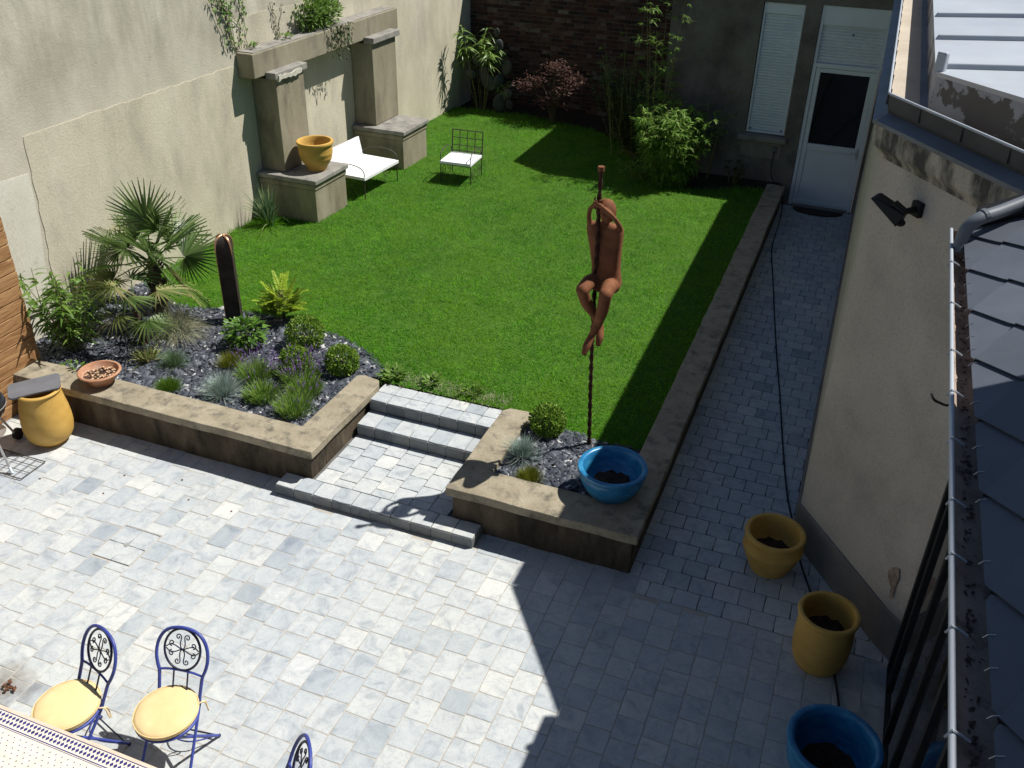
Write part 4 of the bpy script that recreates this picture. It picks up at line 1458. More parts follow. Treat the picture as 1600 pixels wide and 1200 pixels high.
# ================================================================== KETTLE BARBECUE (left edge)
bq = thing('kettle_barbecue', 'black kettle barbecue on aluminium legs with a wire rack, cut off by the left edge', 'barbecue', (-7.31, 5.10, .012))
MB().lathe([(.0, .42), (.08, .425), (.15, .455), (.205, .52), (.23, .59), (.233, .61)], 36).build('bowl', 'enamel', bq, smooth=50, world=False)
ld = MB().lathe([(.236, .608), (.238, .62), (.225, .67), (.18, .735), (.10, .775), (.0, .787)], 36).build('lid', 'enamel', bq, smooth=50, world=False)
MB().tube([(-.06, 0, .785), (-.06, 0, .82), (.06, 0, .82), (.06, 0, .785)], .01, 8).build('lid_handle', 'wood', ld, world=False)
MB().tube([(.236 * math.cos(k * PI / 20), .236 * math.sin(k * PI / 20), .607) for k in range(40)], .006, 6, True).build('rim', 'steel', bq, world=False)
MB().lathe([(.0, .27), (.12, .275), (.165, .30), (.168, .305), (.11, .285), (.0, .28)], 28).build('ash_pan', 'steel', bq, smooth=50, world=False)
for a in (-20, 100, 220):
    ca, sa = math.cos(rad(a)), math.sin(rad(a))
    l_ = MB().tube([(.15 * ca, .15 * sa, .47), (.36 * ca, .36 * sa, 0.012)], .012, 8).build('leg', 'steel', bq, smooth=50, world=False)
    if a != -20:
        MB().tube([(.36 * ca - .02 * sa, .36 * sa + .02 * ca, .06), (.36 * ca + .02 * sa, .36 * sa - .02 * ca, .06)], .06, 16).build('wheel', 'black_paint', l_, world=False)
    else:
        MB().tube([(.335 * ca, .335 * sa, .07), (.362 * ca, .362 * sa, .012)], .015, 8).build('foot_cap', 'white_pvc', l_, smooth=50, world=False)
wr_ = MB()
cx0, cy0, wx_, wy_ = .20, -.02, .30, .30
wr_.tube([(cx0 - wx_, cy0 - wy_ * .5, .02), (cx0 + wx_, cy0 - wy_ * .5, .02), (cx0 + wx_, cy0 + wy_ * .5, .02), (cx0 - wx_, cy0 + wy_ * .5, .02)], .006, 6, True)
for i in range(1, 6):
    wr_.tube([(cx0 - wx_ + i * wx_ / 3, cy0 - wy_ * .5, .022), (cx0 - wx_ + i * wx_ / 3, cy0 + wy_ * .5, .022)], .003, 5)
for i in range(1, 3):
    wr_.tube([(cx0 - wx_, cy0 - wy_ * .5 + i * wy_ / 3, .024), (cx0 + wx_, cy0 - wy_ * .5 + i * wy_ / 3, .024)], .003, 5)
wr_.build('wire_rack', 'wrought', bq, world=False)


# ================================================================== BISTRO CHAIRS
def spiral(c, r0, a0, turns, sgn, n=14):
    out = []
    for i in range(n + 1):
        t = i / n
        a = a0 + sgn * turns * 2 * PI * t
        r = r0 * (1 - .82 * t)
        out.append((c[0] + r * math.cos(a), c[1] + r * math.sin(a)))
    return out


def bez(p0, p1, p2, p3, n=10):
    out = []
    for i in range(n + 1):
        t = i / n
        q = [(1 - t) ** 3 * p0[k] + 3 * (1 - t) ** 2 * t * p1[k] + 3 * (1 - t) * t * t * p2[k] + t ** 3 * p3[k] for k in (0, 1)]
        out.append(tuple(q))
    return out


def make_bistro(label):
    t = thing('bistro_chair', label, 'chair', (0, 0, .013), 'blue wrought iron bistro chairs')
    # +Y is the back of the chair; the back leans away
    lean = rad(25)

    def bk(u, h):
        """point of the back plane: u sideways, h along the leaning back from the seat"""
        return (u, .155 + math.sin(lean) * h, .455 + math.cos(lean) * h)
    hp = [(-.145, 0), (-.15, .10), (-.155, .16), (-.172, .21), (-.183, .27), (-.178, .34), (-.155, .40), (-.115, .445), (-.06, .468), (0, .475)]
    hp = hp + [(-a, b) for a, b in reversed(hp[:-1])]
    hoop = MB().tube(smooth_path([bk(a, b) for a, b in hp], 3), .0115, 8).build('back_hoop', 'blue_iron', t, smooth=60, world=False)
    MB().tube(smooth_path([bk(-.158, .165), bk(-.09, .178), bk(0, .182), bk(.09, .178), bk(.158, .165)], 4), .008, 6).build('back_rail', 'blue_iron', t, smooth=60, world=False)
    for u in (-.05, .05):
        MB().tube([bk(u, .0), bk(u, .18)], .006, 6).build('back_spindle', 'blue_iron_dark', t, smooth=60, world=False)
    oc, oa, ob = .325, .128, .142
    MB().tube([bk(oa * math.cos(k * PI / 18), oc + ob * math.sin(k * PI / 18)) for k in range(36)], .0085, 6, True).build('back_oval', 'blue_iron_dark', t, smooth=60, world=False)
    sc = MB()
    for rot in range(4):
        for sg in (-1, 1):
            # a strand leaves the centre diagonally, swells and curls into a scroll near the oval
            s0 = spiral((sg * .033, .078), .021, PI * (1.0 if sg > 0 else 0.0), 1.15, -sg)
            st = bez((0, 0), (sg * .004, .02), (-sg * .055, .075), (-sg * .004, .118), 8) if rot % 2 else bez((0, 0), (sg * .03, .02), (sg * .012, .05), (sg * .012, .078), 8)
            for path in (st, s0):
                pts = []
                for a, b in path:
                    th = rot * PI / 2 + PI / 4 * 0
                    x2, y2 = a * math.cos(th) - b * math.sin(th), a * math.sin(th) + b * math.cos(th)
                    pts.append(bk(x2 * .98, oc + y2 * 1.06))
                sc.tube(pts, .0042, 5)
    sc.build('scrollwork', 'blue_iron_dark', t, smooth=60, world=False)
    MB().tube([(.195 * math.cos(k * PI / 18), .195 * math.sin(k * PI / 18), .445) for k in range(36)], .011, 8, True).build('seat_ring', 'blue_iron', t, smooth=60, world=False)
    # crossed legs
    for sg in (-1, 1):
        MB().tube([(sg * .150, .155, .455), (sg * .165, -.03, .23), (sg * .175, -.20, .012)], .0105, 8).build('leg', 'blue_iron', t, smooth=60, world=False)
        MB().tube([(sg * .145, -.13, .44), (sg * .150, .05, .23), (sg * .175, .235, .012)], .0105, 8).build('leg', 'blue_iron', t, smooth=60, world=False)
        MB().ball((sg * .175, .235, .012), .014, .014, .012, 8, 6).build('foot_cap', 'blue_iron_dark', t, world=False)
    MB().tube([(-.173, .215, .04), (.173, .215, .04)], .006, 6).build('stretcher', 'blue_iron_dark', t, smooth=60, world=False)
    MB().tube([(-.173, -.18, .04), (.173, -.18, .04)], .006, 6).build('stretcher', 'blue_iron_dark', t, smooth=60, world=False)
    MB().tube(smooth_path([(-.172, .20, .05), (-.06, .10, .085), (.06, .10, .085), (.172, .20, .05)], 5), .005, 6).build('leg_bow', 'blue_iron', t, smooth=60, world=False)
    # thick round cushion with piping and ties
    n, prof = 40, [(.0, .453), (.17, .453), (.196, .463), (.203, .478), (.198, .494), (.18, .507), (.13, .515), (.06, .518), (.0, .518)]
    cu = MB()
    vs = []
    for i, (r, z) in enumerate(prof):
        for k in range(n):
            a = 2 * PI * k / n
            w = .0035 * math.sin(9 * a + 1.3 * i) * (r / .2) ** 2 if z > .49 else 0
            vs.append((r * math.cos(a) * 1.0, r * math.sin(a) * 1.04, z + w))
    fs = [(i * n + k, i * n + (k + 1) % n, (i + 1) * n + (k + 1) % n, (i + 1) * n + k) for i in range(len(prof) - 1) for k in range(n)]
    cu.add(vs, fs)
    c = cu.build('cushion', 'yellow_cloth', t, smooth=60, world=False)
    MB().tube([(.201 * math.cos(k * PI / 20), .209 * math.sin(k * PI / 20), .494) for k in range(40)], .0045, 6, True).build('piping', 'yellow_cloth', c, smooth=60, world=False)
    for sg in (-1, 1):
        ti = MB()
        for q in ([(sg * .16, .125, .465), (sg * .185, .15, .46), (sg * .195, .155, .40), (sg * .19, .165, .36)], [(sg * .16, .125, .465), (sg * .18, .165, .45), (sg * .178, .175, .40), (sg * .186, .17, .35)]):
            ti.tube(smooth_path(q, 3), .005, 4)
        ti.build('tie', 'yellow_cloth', c, world=False)
    return t


def copy_tree(o, parent=None):
    c = o.copy()
    COL.objects.link(c)
    if parent is not None:
        c.parent = parent
    for ch in [q for q in bpy.data.objects if q.parent == o]:
        copy_tree(ch, c)
    return c


ch = make_bistro('blue iron bistro chair with yellow cushion, whole and farther right, in full view')
ch.location = (-3.47, 2.985, .013)
ch.rotation_euler = (0, 0, rad(9))
c2 = copy_tree(ch)
c2['label'] = 'leftmost blue bistro chair, its wrinkled yellow cushion tucked against the mosaic table'
c2.location = (-4.095, 2.785, .013)
c2.rotation_euler = (0, 0, rad(-17))
c3 = copy_tree(ch)
c3['label'] = 'blue iron bistro chair of which only the scrolled back shows at the bottom edge'
c3.location = (-2.55, 2.63, .013)
c3.rotation_euler = (0, 0, rad(-52))

# mosaic table
tb = thing('mosaic_table', 'mosaic table with a border of dark blue diamonds in the lower left corner', 'table', (-4.05, 1.95, 0))
ZT = .74
TX0, TX1, TY0, TY1 = -5.15, -2.98, 1.35, 2.505
MB().box(TX0, TX1, TY0, TY1, ZT - .035, ZT).build('tabletop', 'mosaic_rim', tb, bevel=.008)
MB().box(TX0 + .029, TX1 - .029, TY0 + .029, TY1 - .029, ZT - .001, ZT + .0015).build('mosaic_field', 'mosaic_white', tb)
ib = MB()
for d, w in ((.026, .005), (.112, .006), (.124, .003)):
    for (x0, x1, y0, y1) in ((TX0 + d, TX1 - d, TY1 - d - w, TY1 - d), (TX0 + d, TX1 - d, TY0 + d, TY0 + d + w), (TX1 - d - w, TX1 - d, TY0 + d + w, TY1 - d - w), (TX0 + d, TX0 + d + w, TY0 + d + w, TY1 - d - w)):
        ib.box(x0, x1, y0, y1, ZT + .0015, ZT + .0028)
ib.build('border_line', 'mosaic_blue', tb)
di = MB()


def diamond(cx, cy, a, b):
    di.prism([(cx - a, cy), (cx, cy - b), (cx + a, cy), (cx, cy + b)], ZT + .0015, ZT + .0026)


x = TX0 + .05
while x < TX1 - .05:
    for ro, dy in enumerate((.052, .086)):
        diamond(x + (.014 if ro % 2 else 0), TY1 - dy, .0115, .0165)
    x += .028
y = TY0 + .05
while y < TY1 - .12:
    for ro, dy in enumerate((.052, .086)):
        diamond(TX1 - dy, y + (.014 if ro % 2 else 0), .0165, .0115)
    y += .028
row, y = 0, TY1 - .155
while y > TY0 + .14:
    x = TX0 + .15 + (.0225 if row % 2 else 0)
    while x < TX1 - .14:
        diamond(x, y, .0045, .0055)
        x += .045
    y -= .03
    row += 1
tag(di.build('mosaic_diamonds', 'mosaic_blue', tb), kind='stuff')
for x in (TX0 + .25, TX1 - .25):
    for y in (TY0 + .2, TY1 - .3):
        MB().tube([(x, y, ZT - .036), (x + .03, y, .4), (x - .05, y, .012)], .013, 8).build('leg', 'blue_iron_dark', tb, smooth=60)

# ================================================================== WHITE CUSHIONED BENCH AND CHAIR ON THE LAWN
be = thing('garden_bench', 'wrought iron bench with white seat and back cushions between the niche pedestals', 'bench', (-7.3, 12.48, ZL), None, rad(-4))


def scroll_side(mb, x0, x1, y, zs, r=.008):
    """curled arm and curled foot brace of a wrought iron seat"""
    mb.tube(smooth_path([(x0, y, 0), (x0, y, zs), (x0, y, zs + .13), (x0 + (x1 - x0) * .15, y, zs + .20), (x0 + (x1 - x0) * .5, y, zs + .22), (x0 + (x1 - x0) * .85, y, zs + .17),
                         (x1 - (x1 - x0) * .0, y, zs + .06), (x1, y, zs - .03)], 4), r, 6)
    for s in (0, 1):
        cxx = x0 + (x1 - x0) * (.28 if s == 0 else .72)
        mb.tube([(cxx + q[0], y, zs * .5 + q[1]) for q in spiral((0, 0), zs * .36, -PI / 2, 1.5, 1 if s else -1, 22)], r * .7, 5)


fz = .28
for sy in (-.47, .47):
    m_ = MB()
    scroll_side(m_, .33, -.33, sy, fz)
    m_.build('arm', 'wrought', be, smooth=60, world=False)
    for sx in (-.33, .33):
        MB().tube([(sx, sy, -.02), (sx, sy, fz)], .009, 6).build('leg', 'wrought', be, smooth=60, world=False)
MB().tube([(-.33, -.47, fz), (.33, -.47, fz), (.33, .47, fz), (-.33, .47, fz)], .009, 6, True).build('seat_frame', 'wrought', be, world=False)
bkf = MB()
bkf.tube([(-.33, -.47, fz), (-.41, -.47, .56), (-.41, .47, .56), (-.33, .47, fz)], .009, 6)
for k in range(-3, 4):
    bkf.tube([(-.33, k * .125, fz), (-.41, k * .125, .56)], .005, 5)
bkf.build('back_frame', 'wrought', be, world=False)


def pillow(mb, ax, ay, az, c, n=9):
    """soft box: edges thin, middle plump"""
    c, ax, ay, az = map(Vector, (c, ax, ay, az))
    top, bot = [], []
    for i in range(n + 1):
        for j in range(n + 1):
            u, v = i / n * 2 - 1, j / n * 2 - 1
            h = .55 + .45 * (1 - abs(u) ** 5) * (1 - abs(v) ** 5)
            top.append(c + ax * u + ay * v + az * h)
            bot.append(c + ax * u + ay * v - az)
    vs = top + bot
    o = (n + 1) ** 2
    fs = []
    for i in range(n):
        for j in range(n):
            a = i * (n + 1) + j
            fs.append((a, a + n + 1, a + n + 2, a + 1))
            fs.append((o + a, o + a + 1, o + a + n + 2, o + a + n + 1))
    for i in range(n):
        for a, b in ((i * (n + 1), (i + 1) * (n + 1)), ((i + 1) * (n + 1) + n, i * (n + 1) + n), (i + 1, i), (n * (n + 1) + i, n * (n + 1) + i + 1)):
            fs.append((a, o + a, o + b, b) if False else (b, o + b, o + a, a))
    return mb.add(vs, fs)


pillow(MB(), (.345, 0, 0), (0, .49, 0), (0, 0, .028), (.01, 0, fz + .036)).build('seat_cushion', 'white_cloth', be, smooth=50, world=False)
pillow(MB(), (.03, 0, -.145), (0, .47, 0), (.026, 0, .007), (-.345, 0, fz + .19)).build('back_cushion', 'white_cloth', be, smooth=50, world=False)

ac = thing('garden_chair', 'wrought iron armchair with grid back and white seat cushion on the lawn', 'chair', (-6.05, 13.47, ZL), None, rad(3))
sz = .285
for sx in (-.255, .255):
    m_ = MB()
    # the arm runs front to back: build along x then turn by swapping axes
    tmp = MB()
    scroll_side(tmp, -.26, .24, 0, sz, .0075)
    m_.add([(sx + p[1], p[0], p[2]) for p in tmp.v], tmp.f)
    m_.build('arm', 'wrought', ac, smooth=60, world=False)
    MB().tube([(sx, -.26, -.02), (sx, -.26, sz)], .0085, 6).build('leg', 'wrought', ac, smooth=60, world=False)
    MB().tube([(sx, .25, -.02), (sx, .25, sz)], .0085, 6).build('leg', 'wrought', ac, smooth=60, world=False)
MB().tube([(-.255, -.26, sz), (.255, -.26, sz), (.255, .25, sz), (-.255, .25, sz)], .009, 6, True).build('seat_frame', 'wrought', ac, world=False)
gb = MB()
for x in (-.26, .26):
    gb.tube([(x, .25, sz), (x, .30, .69)], .0105, 6)
for x in (-.13, 0, .13):
    gb.tube([(x, .257, sz + .04), (x, .30, .69)], .007, 6)
for h in (.36, .45, .57, .69):
    yb = .25 + (h - sz) * .123
    gb.tube([(-.26, yb, h), (.26, yb, h)], .0085 if h in (.36, .69) else .007, 6)
gb.build('grid_back', 'wrought', ac, world=False)
pillow(MB(), (.262, 0, 0), (0, .27, 0), (0, 0, .026), (0, -.01, sz + .036)).build('seat_cushion', 'white_cloth', ac, smooth=50, world=False)

# ================================================================== SCULPTURES
st = thing('carved_post', 'dark standing post sculpture with a rounded copper edged top in the gravel bed', 'sculpture', (-6.435, 7.86, .37), None, rad(30))
hw_, ht = .085, 1.08
pm = MB()
for z, k in ((0, 1.0), (.5, 1.0), (.93, 1.0), (.985, .97), (1.03, .84), (1.06, .62), (1.077, .34), (1.082, .05)):
    pm.v += [(sx * hw_ * k, sy * hw_ * k, z) for sx, sy in ((-1, -1), (1, -1), (1, 1), (-1, 1))]
for r in range(7):
    for i in range(4):
        pm.f.append((r * 4 + i, r * 4 + (i + 1) % 4, r * 4 + 4 + (i + 1) % 4, r * 4 + 4 + i))
pm.f.append((28, 29, 30, 31))
pm.build('post', 'dark_stone', st, smooth=35, world=False)
kk = [(.88, 1.0), (.93, 1.0), (.985, .97), (1.03, .84), (1.06, .62), (1.077, .34), (1.083, .0)]
for sx, sy in ((-1, -1), (1, -1), (1, 1), (-1, 1)):
    MB().tube([(sx * hw_ * k * 1.01, sy * hw_ * k * 1.01, z + .002) for z, k in kk], [.004, .007, .011, .014, .015, .014, .012], 8).build('copper_edge', 'copper', st, smooth=60, world=False)
MB().tube([(-hw_ * 1.005, -hw_ * 1.005, .02), (-hw_ * 1.005, -hw_ * 1.005, .88)], .0035, 6).build('copper_edge', 'copper', st, world=False)

# the climbing figure on its twisted rope
sp = thing('climber_sculpture', 'rust brown steel figure clinging to a twisted rope that rises from the small gravel bed', 'sculpture', (-1.88, 7.09, .37))
RP = [(-1.882, 7.09, .30), (-1.886, 7.05, .70), (-1.888, 7.01, 1.00), (-1.884, 6.95, 1.40), (-1.877, 6.90, 1.68), (-1.874, 6.855, 2.10), (-1.869, 6.825, 2.43), (-1.872, 6.80, 2.88), (-1.872, 6.795, 3.165)]
rp = smooth_path(RP, 16)
for ph in (0, PI):
    pts, s = [], 0.0
    for i, p in enumerate(rp):
        if i:
            s += (rp[i] - rp[i - 1]).length
        a = ph + s * 2 * PI / .22
        pts.append(p + Vector((math.cos(a), math.sin(a), 0)) * .0085)
    MB().tube(pts, .0125, 7).build('rope_strand', 'rust_dark', sp, smooth=60)
MB().tube([(-1.872, 6.795, 3.15), (-1.872, 6.795, 3.185)], .027, 12).build('rope_end', 'rust', sp, smooth=40)


def limb(mb, pts, rs, n=12, k=6):
    P = smooth_path(pts, k)
    R = []
    for i in range(len(pts) - 1):
        for j in range(k):
            t = j / k
            t = t * t * (3 - 2 * t)
            R.append(rs[i] * (1 - t) + rs[i + 1] * t)
    R.append(rs[-1])
    mb.tube(P, R, n)
    mb.ball(P[0], R[0], R[0], R[0], n, 8)
    mb.ball(P[-1], R[-1], R[-1], R[-1], n, 8)


bo = MB()
# torso: flattened tube from hips to shoulders
tor = [(2.10, .095, .075, -1.795, 6.93), (2.16, .118, .09, -1.795, 6.92), (2.22, .112, .085, -1.797, 6.91), (2.32, .108, .072, -1.803, 6.905), (2.45, .119, .068, -1.815, 6.90), (2.56, .133, .066, -1.826, 6.90),
       (2.63, .142, .060, -1.833, 6.90), (2.668, .138, .050, -1.836, 6.90), (2.684, .110, .040, -1.836, 6.90), (2.70, .03, .03, -1.835, 6.90)]
n = 20
vs, fs = [], []
for z, a, b, x, y in tor:
    for k in range(n):
        t = 2 * PI * k / n
        ct, st_ = math.cos(t), math.sin(t)
        vs.append((x + 1.09 * a * math.copysign(abs(ct) ** .6, ct), y + b * math.copysign(abs(st_) ** .6, st_), z))
for i in range(len(tor) - 1):
    for k in range(n):
        fs.append((i * n + k, i * n + (k + 1) % n, (i + 1) * n + (k + 1) % n, (i + 1) * n + k))
fs.append(tuple(reversed(range(n))))
fs.append(tuple((len(tor) - 1) * n + k for k in range(n)))
bo.add(vs, fs)
limb(bo, [(-1.832, 6.89, 2.66), (-1.826, 6.875, 2.74), (-1.818, 6.86, 2.80)], [.036, .032, .04], 12)           # neck
bo.ball((-1.812, 6.85, 2.815), .072, .078, .098, 18, 12, Matrix.Rotation(rad(-8), 3, 'Y'))                      # head
bo.ball((-1.822, 6.785, 2.80), .014, .018, .022, 8, 6)                                                           # hint of a nose
# legs: thighs come forward round the rope, shins cross behind the ankles
limb(bo, [(-1.745, 6.91, 2.155), (-1.735, 6.80, 2.19), (-1.728, 6.665, 2.178)], [.078, .066, .056], 14)
limb(bo, [(-1.728, 6.665, 2.178), (-1.755, 6.72, 2.02), (-1.80, 6.77, 1.86), (-1.842, 6.76, 1.735)], [.054, .052, .042, .03], 14)
limb(bo, [(-1.842, 6.76, 1.735), (-1.862, 6.70, 1.66), (-1.872, 6.665, 1.605)], [.031, .036, .026], 12)
limb(bo, [(-1.85, 6.91, 2.15), (-1.895, 6.80, 2.205), (-1.925, 6.665, 2.185)], [.076, .064, .055], 14)
limb(bo, [(-1.925, 6.665, 2.185), (-1.905, 6.75, 2.03), (-1.852, 6.845, 1.88), (-1.80, 6.86, 1.77)], [.053, .050, .040, .03], 14)
limb(bo, [(-1.80, 6.86, 1.77), (-1.788, 6.815, 1.70), (-1.79, 6.79, 1.645)], [.031, .034, .026], 12)
# arms: flat straps that rise from the shoulders and close on the rope
limb(bo, [(-1.955, 6.90, 2.645), (-1.965, 6.87, 2.72), (-1.955, 6.835, 2.80), (-1.915, 6.79, 2.865), (-1.872, 6.762, 2.888)], [.027, .021, .018, .017, .022], 10)
limb(bo, [(-1.712, 6.90, 2.645), (-1.705, 6.85, 2.70), (-1.735, 6.79, 2.785), (-1.795, 6.758, 2.85), (-1.868, 6.757, 2.893)], [.027, .022, .019, .018, .022], 10)
fg = bo.build('figure', 'rust', sp)
rm = fg.modifiers.new('one_surface', 'REMESH')
rm.mode = 'VOXEL'
rm.voxel_size = .0075
rm.use_smooth_shade = True
sm = fg.modifiers.new('soften', 'SMOOTH')
sm.factor = .5
sm.iterations = 4
# fingers closing round the rope: a strap of four on each hand
fm = MB()
for hnd, (zc, sgn) in enumerate(((2.872, -1), (2.905, 1))):
    for q in range(4):
        z = zc - .018 + q * .0125
        ln = (.9, 1.0, .95, .8)[q]
        fm.tube(smooth_path([(-1.872 + sgn * .012, 6.756, z), (-1.872 + sgn * .036, 6.775, z), (-1.872 + sgn * .038, 6.805, z), (-1.872 + sgn * .02 * (2 - ln), 6.828, z - .002)], 3), [.0072] * 9 + [.005], 6)
    fm.tube(smooth_path([(-1.872 - sgn * .006, 6.756, zc + .01), (-1.872 - sgn * .03, 6.772, zc + .016), (-1.872 - sgn * .034, 6.798, zc + .02)], 3), .0078, 6)
fm.build('fingers', 'rust', sp, smooth=60)

# ================================================================== SMALL THINGS ON THE PATIO
lm = MB()
for _ in range(11):
    a = random.uniform(0, 6.28)
    p = Vector((-4.99 + random.gauss(0, .025), 3.0 + random.gauss(0, .03), .025 + random.uniform(0, .02)))
    t1 = Vector((math.cos(a), math.sin(a), random.uniform(-.3, .4))) * random.uniform(.014, .03)
    t2 = Vector((-math.sin(a), math.cos(a), random.uniform(-.4, .4))) * .012
    lm.add([p - t1, p + t2, p + t1, p - t2, p + Vector((0, 0, .012))], [(0, 1, 4), (1, 2, 4), (2, 3, 4), (3, 0, 4)])
tag(lm.build('dead_leaves', 'dead_leaf'), 'crumpled brown dead leaves lying by the mosaic table', 'leaves')
for (x, y) in ((-6.673, 5.017), (-5.975, 5.364), (-5.426, 5.518), (-5.179, 5.295), (-5.965, 5.07), (-4.716, 5.307)):
    o = MB().ball((0, 0, 0), .012, .009, .006, 7, 5).build('fallen_bud', 'dead_leaf')
    o.location = (x, y, .017)
    o.rotation_euler = (0, 0, x * 7)
    tag(o, 'tiny dark bud fallen on the sunny paving below the left planter wall', 'debris', 'fallen buds on the patio')

# ================================================================== PLANTS
def plant(name, label, cat, loc, parts, group=None):
    """parts: (part name, V, F, material) in local coordinates"""
    t = thing(name, label, cat, loc, group)
    for pn, V, F, m in parts:
        o = npmesh(pn, V, F, m, t, world=False)
        if pn in ('flowers', 'flower_stems', 'shoots_and_shade'):
            tag(o, kind='stuff')
    return t


def sphere_pts(n, r, flat=1.0, inner=.75):
    d = rdir(n)
    rr = r * rng.uniform(inner, 1.0, n) ** .7
    p = d * rr[:, None]
    p[:, 2] *= flat
    return p, d


def tuft(n, L, W, spread, droop, r0=.03, nseg=3):
    a = rng.uniform(0, 2 * PI, n)
    t = np.abs(rng.normal(0, spread, n))
    D = np.stack([np.cos(a) * np.sin(t), np.sin(a) * np.sin(t), np.cos(t)], -1)
    P = np.stack([np.cos(a) * r0 * rng.uniform(0, 1, n), np.sin(a) * r0 * rng.uniform(0, 1, n), np.zeros(n)], -1)
    return ribbons(P, D, rng.uniform(.65, 1.0, n) * L, W * rng.uniform(.7, 1.2, n), droop * rng.uniform(.4, 1.2, n), nseg)


def stems(starts, ends, r, n=5, bow=.0):
    mb = MB()
    for a, b in zip(starts, ends):
        a, b = Vector(a), Vector(b)
        m = (a + b) / 2 + Vector((random.gauss(0, 1), random.gauss(0, 1), 0)) * bow
        mb.tube([a, m, b], [r, r * .85, r * .5], n)
    return mb


# ---- fan palm
def fan_leaf(hub, axis, normal, R, n=26, spread=150, mat='palm_leaf', parent=None, foot=None, droop=.12, wl=.026):
    axis, normal = Vector(axis).normalized(), Vector(normal)
    normal = (normal - axis * normal.dot(axis)).normalized()
    side = axis.cross(normal)
    P, D, L, N = [], [], [], []
    for i in range(n):
        a = rad(-spread + 2 * spread * i / (n - 1))
        d = axis * math.cos(a) + side * math.sin(a) + normal * random.gauss(.06, .03)
        P.append(Vector(hub) + d * .015)
        D.append(d)
        L.append(R * (1 - .28 * (abs(a) / rad(spread)) ** 2) * random.uniform(.93, 1.04))
        N.append(normal.cross(d))
    V, F = ribbons(np.array(P), np.array(D), np.array(L), wl, droop, 4, .8, side=np.array(N), base=.35)
    # fold each leaflet into a shallow V by lifting one edge
    V = V.reshape(n, 5, 2, 3)
    V[:, :, 1] += np.array(normal) * wl * .35
    o = npmesh('fan_leaf', V.reshape(-1, 3), F, mat, parent, world=False)
    if foot is not None:
        mid = (Vector(foot) + Vector(hub)) / 2 + Vector((0, 0, .03))
        MB().tube([foot, mid, hub], [.010, .007, .006], 5).build('petiole', mat, o, world=False)
    return o


pa = thing('fan_palm', 'large green fan palm in the left bed, its top fan standing against the wall', 'palm', (-7.36, 7.72, .37), 'fan palms')
tk = MB()
tk.tube([(0, 0, -.02), (0, .01, .3), (-.01, .0, .62)], [.085, .08, .06], 10)
for _ in range(60):
    a, z = random.uniform(0, 6.28), random.uniform(.02, .62)
    p = Vector((math.cos(a) * .07, math.sin(a) * .07, z))
    tk.tube([p, p + Vector((math.cos(a) * .05, math.sin(a) * .05, .07))], [.018, .006], 4)
tk.build('trunk', 'fibre', pa, world=False)
C0 = Vector((-.01, 0, .64))
CROWN = [(100, 84, .50, .50, 'palm_leaf'), (170, 5, .46, .46, 'palm_dry'), (350, -18, .42, .42, 'palm_dry'), (230, -14, .44, .44, 'palm_dry'), (60, 66, .40, .48, 'palm_leaf')]
for k in range(7):
    CROWN.append((k * 51 + random.uniform(-9, 9), random.uniform(32, 50), random.uniform(.30, .40), random.uniform(.42, .50), 'palm_leaf'))
for k in range(6):
    CROWN.append((k * 60 + 20 + random.uniform(-9, 9), random.uniform(10, 30), random.uniform(.34, .42), random.uniform(.40, .47), 'palm_leaf'))
for az, el, pl_, R, mt in CROWN:
    d = Vector((math.cos(rad(az)) * math.cos(rad(el)), math.sin(rad(az)) * math.cos(rad(el)), math.sin(rad(el))))
    hub = C0 + d * pl_
    horiz = Vector((math.cos(rad(az)), math.sin(rad(az)), 0))
    tip = (d * .85 + horiz * .15 + Vector((0, 0, -.05 if el < 70 else .1))).normalized()
    if el > 70:
        nrm = Vector((.35, -.9, .2))
        tip = Vector((.06, .05, 1))
    else:
        up_ = Vector((0, 0, 1)) - d * d.z + horiz * .1
        nrm = Matrix.Rotation(rad(random.choice((-1, 1)) * random.uniform(15, 75)), 3, tip) @ up_
    fan_leaf(hub, tip, nrm, R, 30, 115 if el < 70 else 105, mt, pa, C0, .07 if el < 70 else .02, .03)

p2 = thing('fan_palm', 'small ragged fan palm with yellowing leaves behind the terracotta bowl', 'palm', (-7.02, 7.0, .37), 'fan palms')
MB().tube([(0, 0, -.02), (-.02, .02, .25), (-.05, .03, .40)], [.05, .045, .035], 8).build('trunk', 'fibre', p2, world=False)
C0 = Vector((-.05, .03, .42))
for az, el, pl_, R, mt in ((200, 50, .34, .40, 'palm_dry'), (300, 48, .34, .38, 'palm_leaf'), (250, 62, .38, .40, 'palm_dry'), (20, 40, .36, .36, 'palm_dry'), (130, 52, .34, .38, 'palm_leaf'),
                           (270, 10, .30, .34, 'palm_dry'), (330, 0, .32, .34, 'palm_leaf')):
    d = Vector((math.cos(rad(az)) * math.cos(rad(el)), math.sin(rad(az)) * math.cos(rad(el)), math.sin(rad(el))))
    horiz = Vector((math.cos(rad(az)), math.sin(rad(az)), 0))
    fan_leaf(C0 + d * pl_, (d * .5 + horiz * .5 + Vector((0, 0, -.35))).normalized(), Vector((0, 0, 1)) + horiz * .5, R, 20, 110, mt, p2, C0, .22, .024)

# ---- leafy clump of canes at the far left


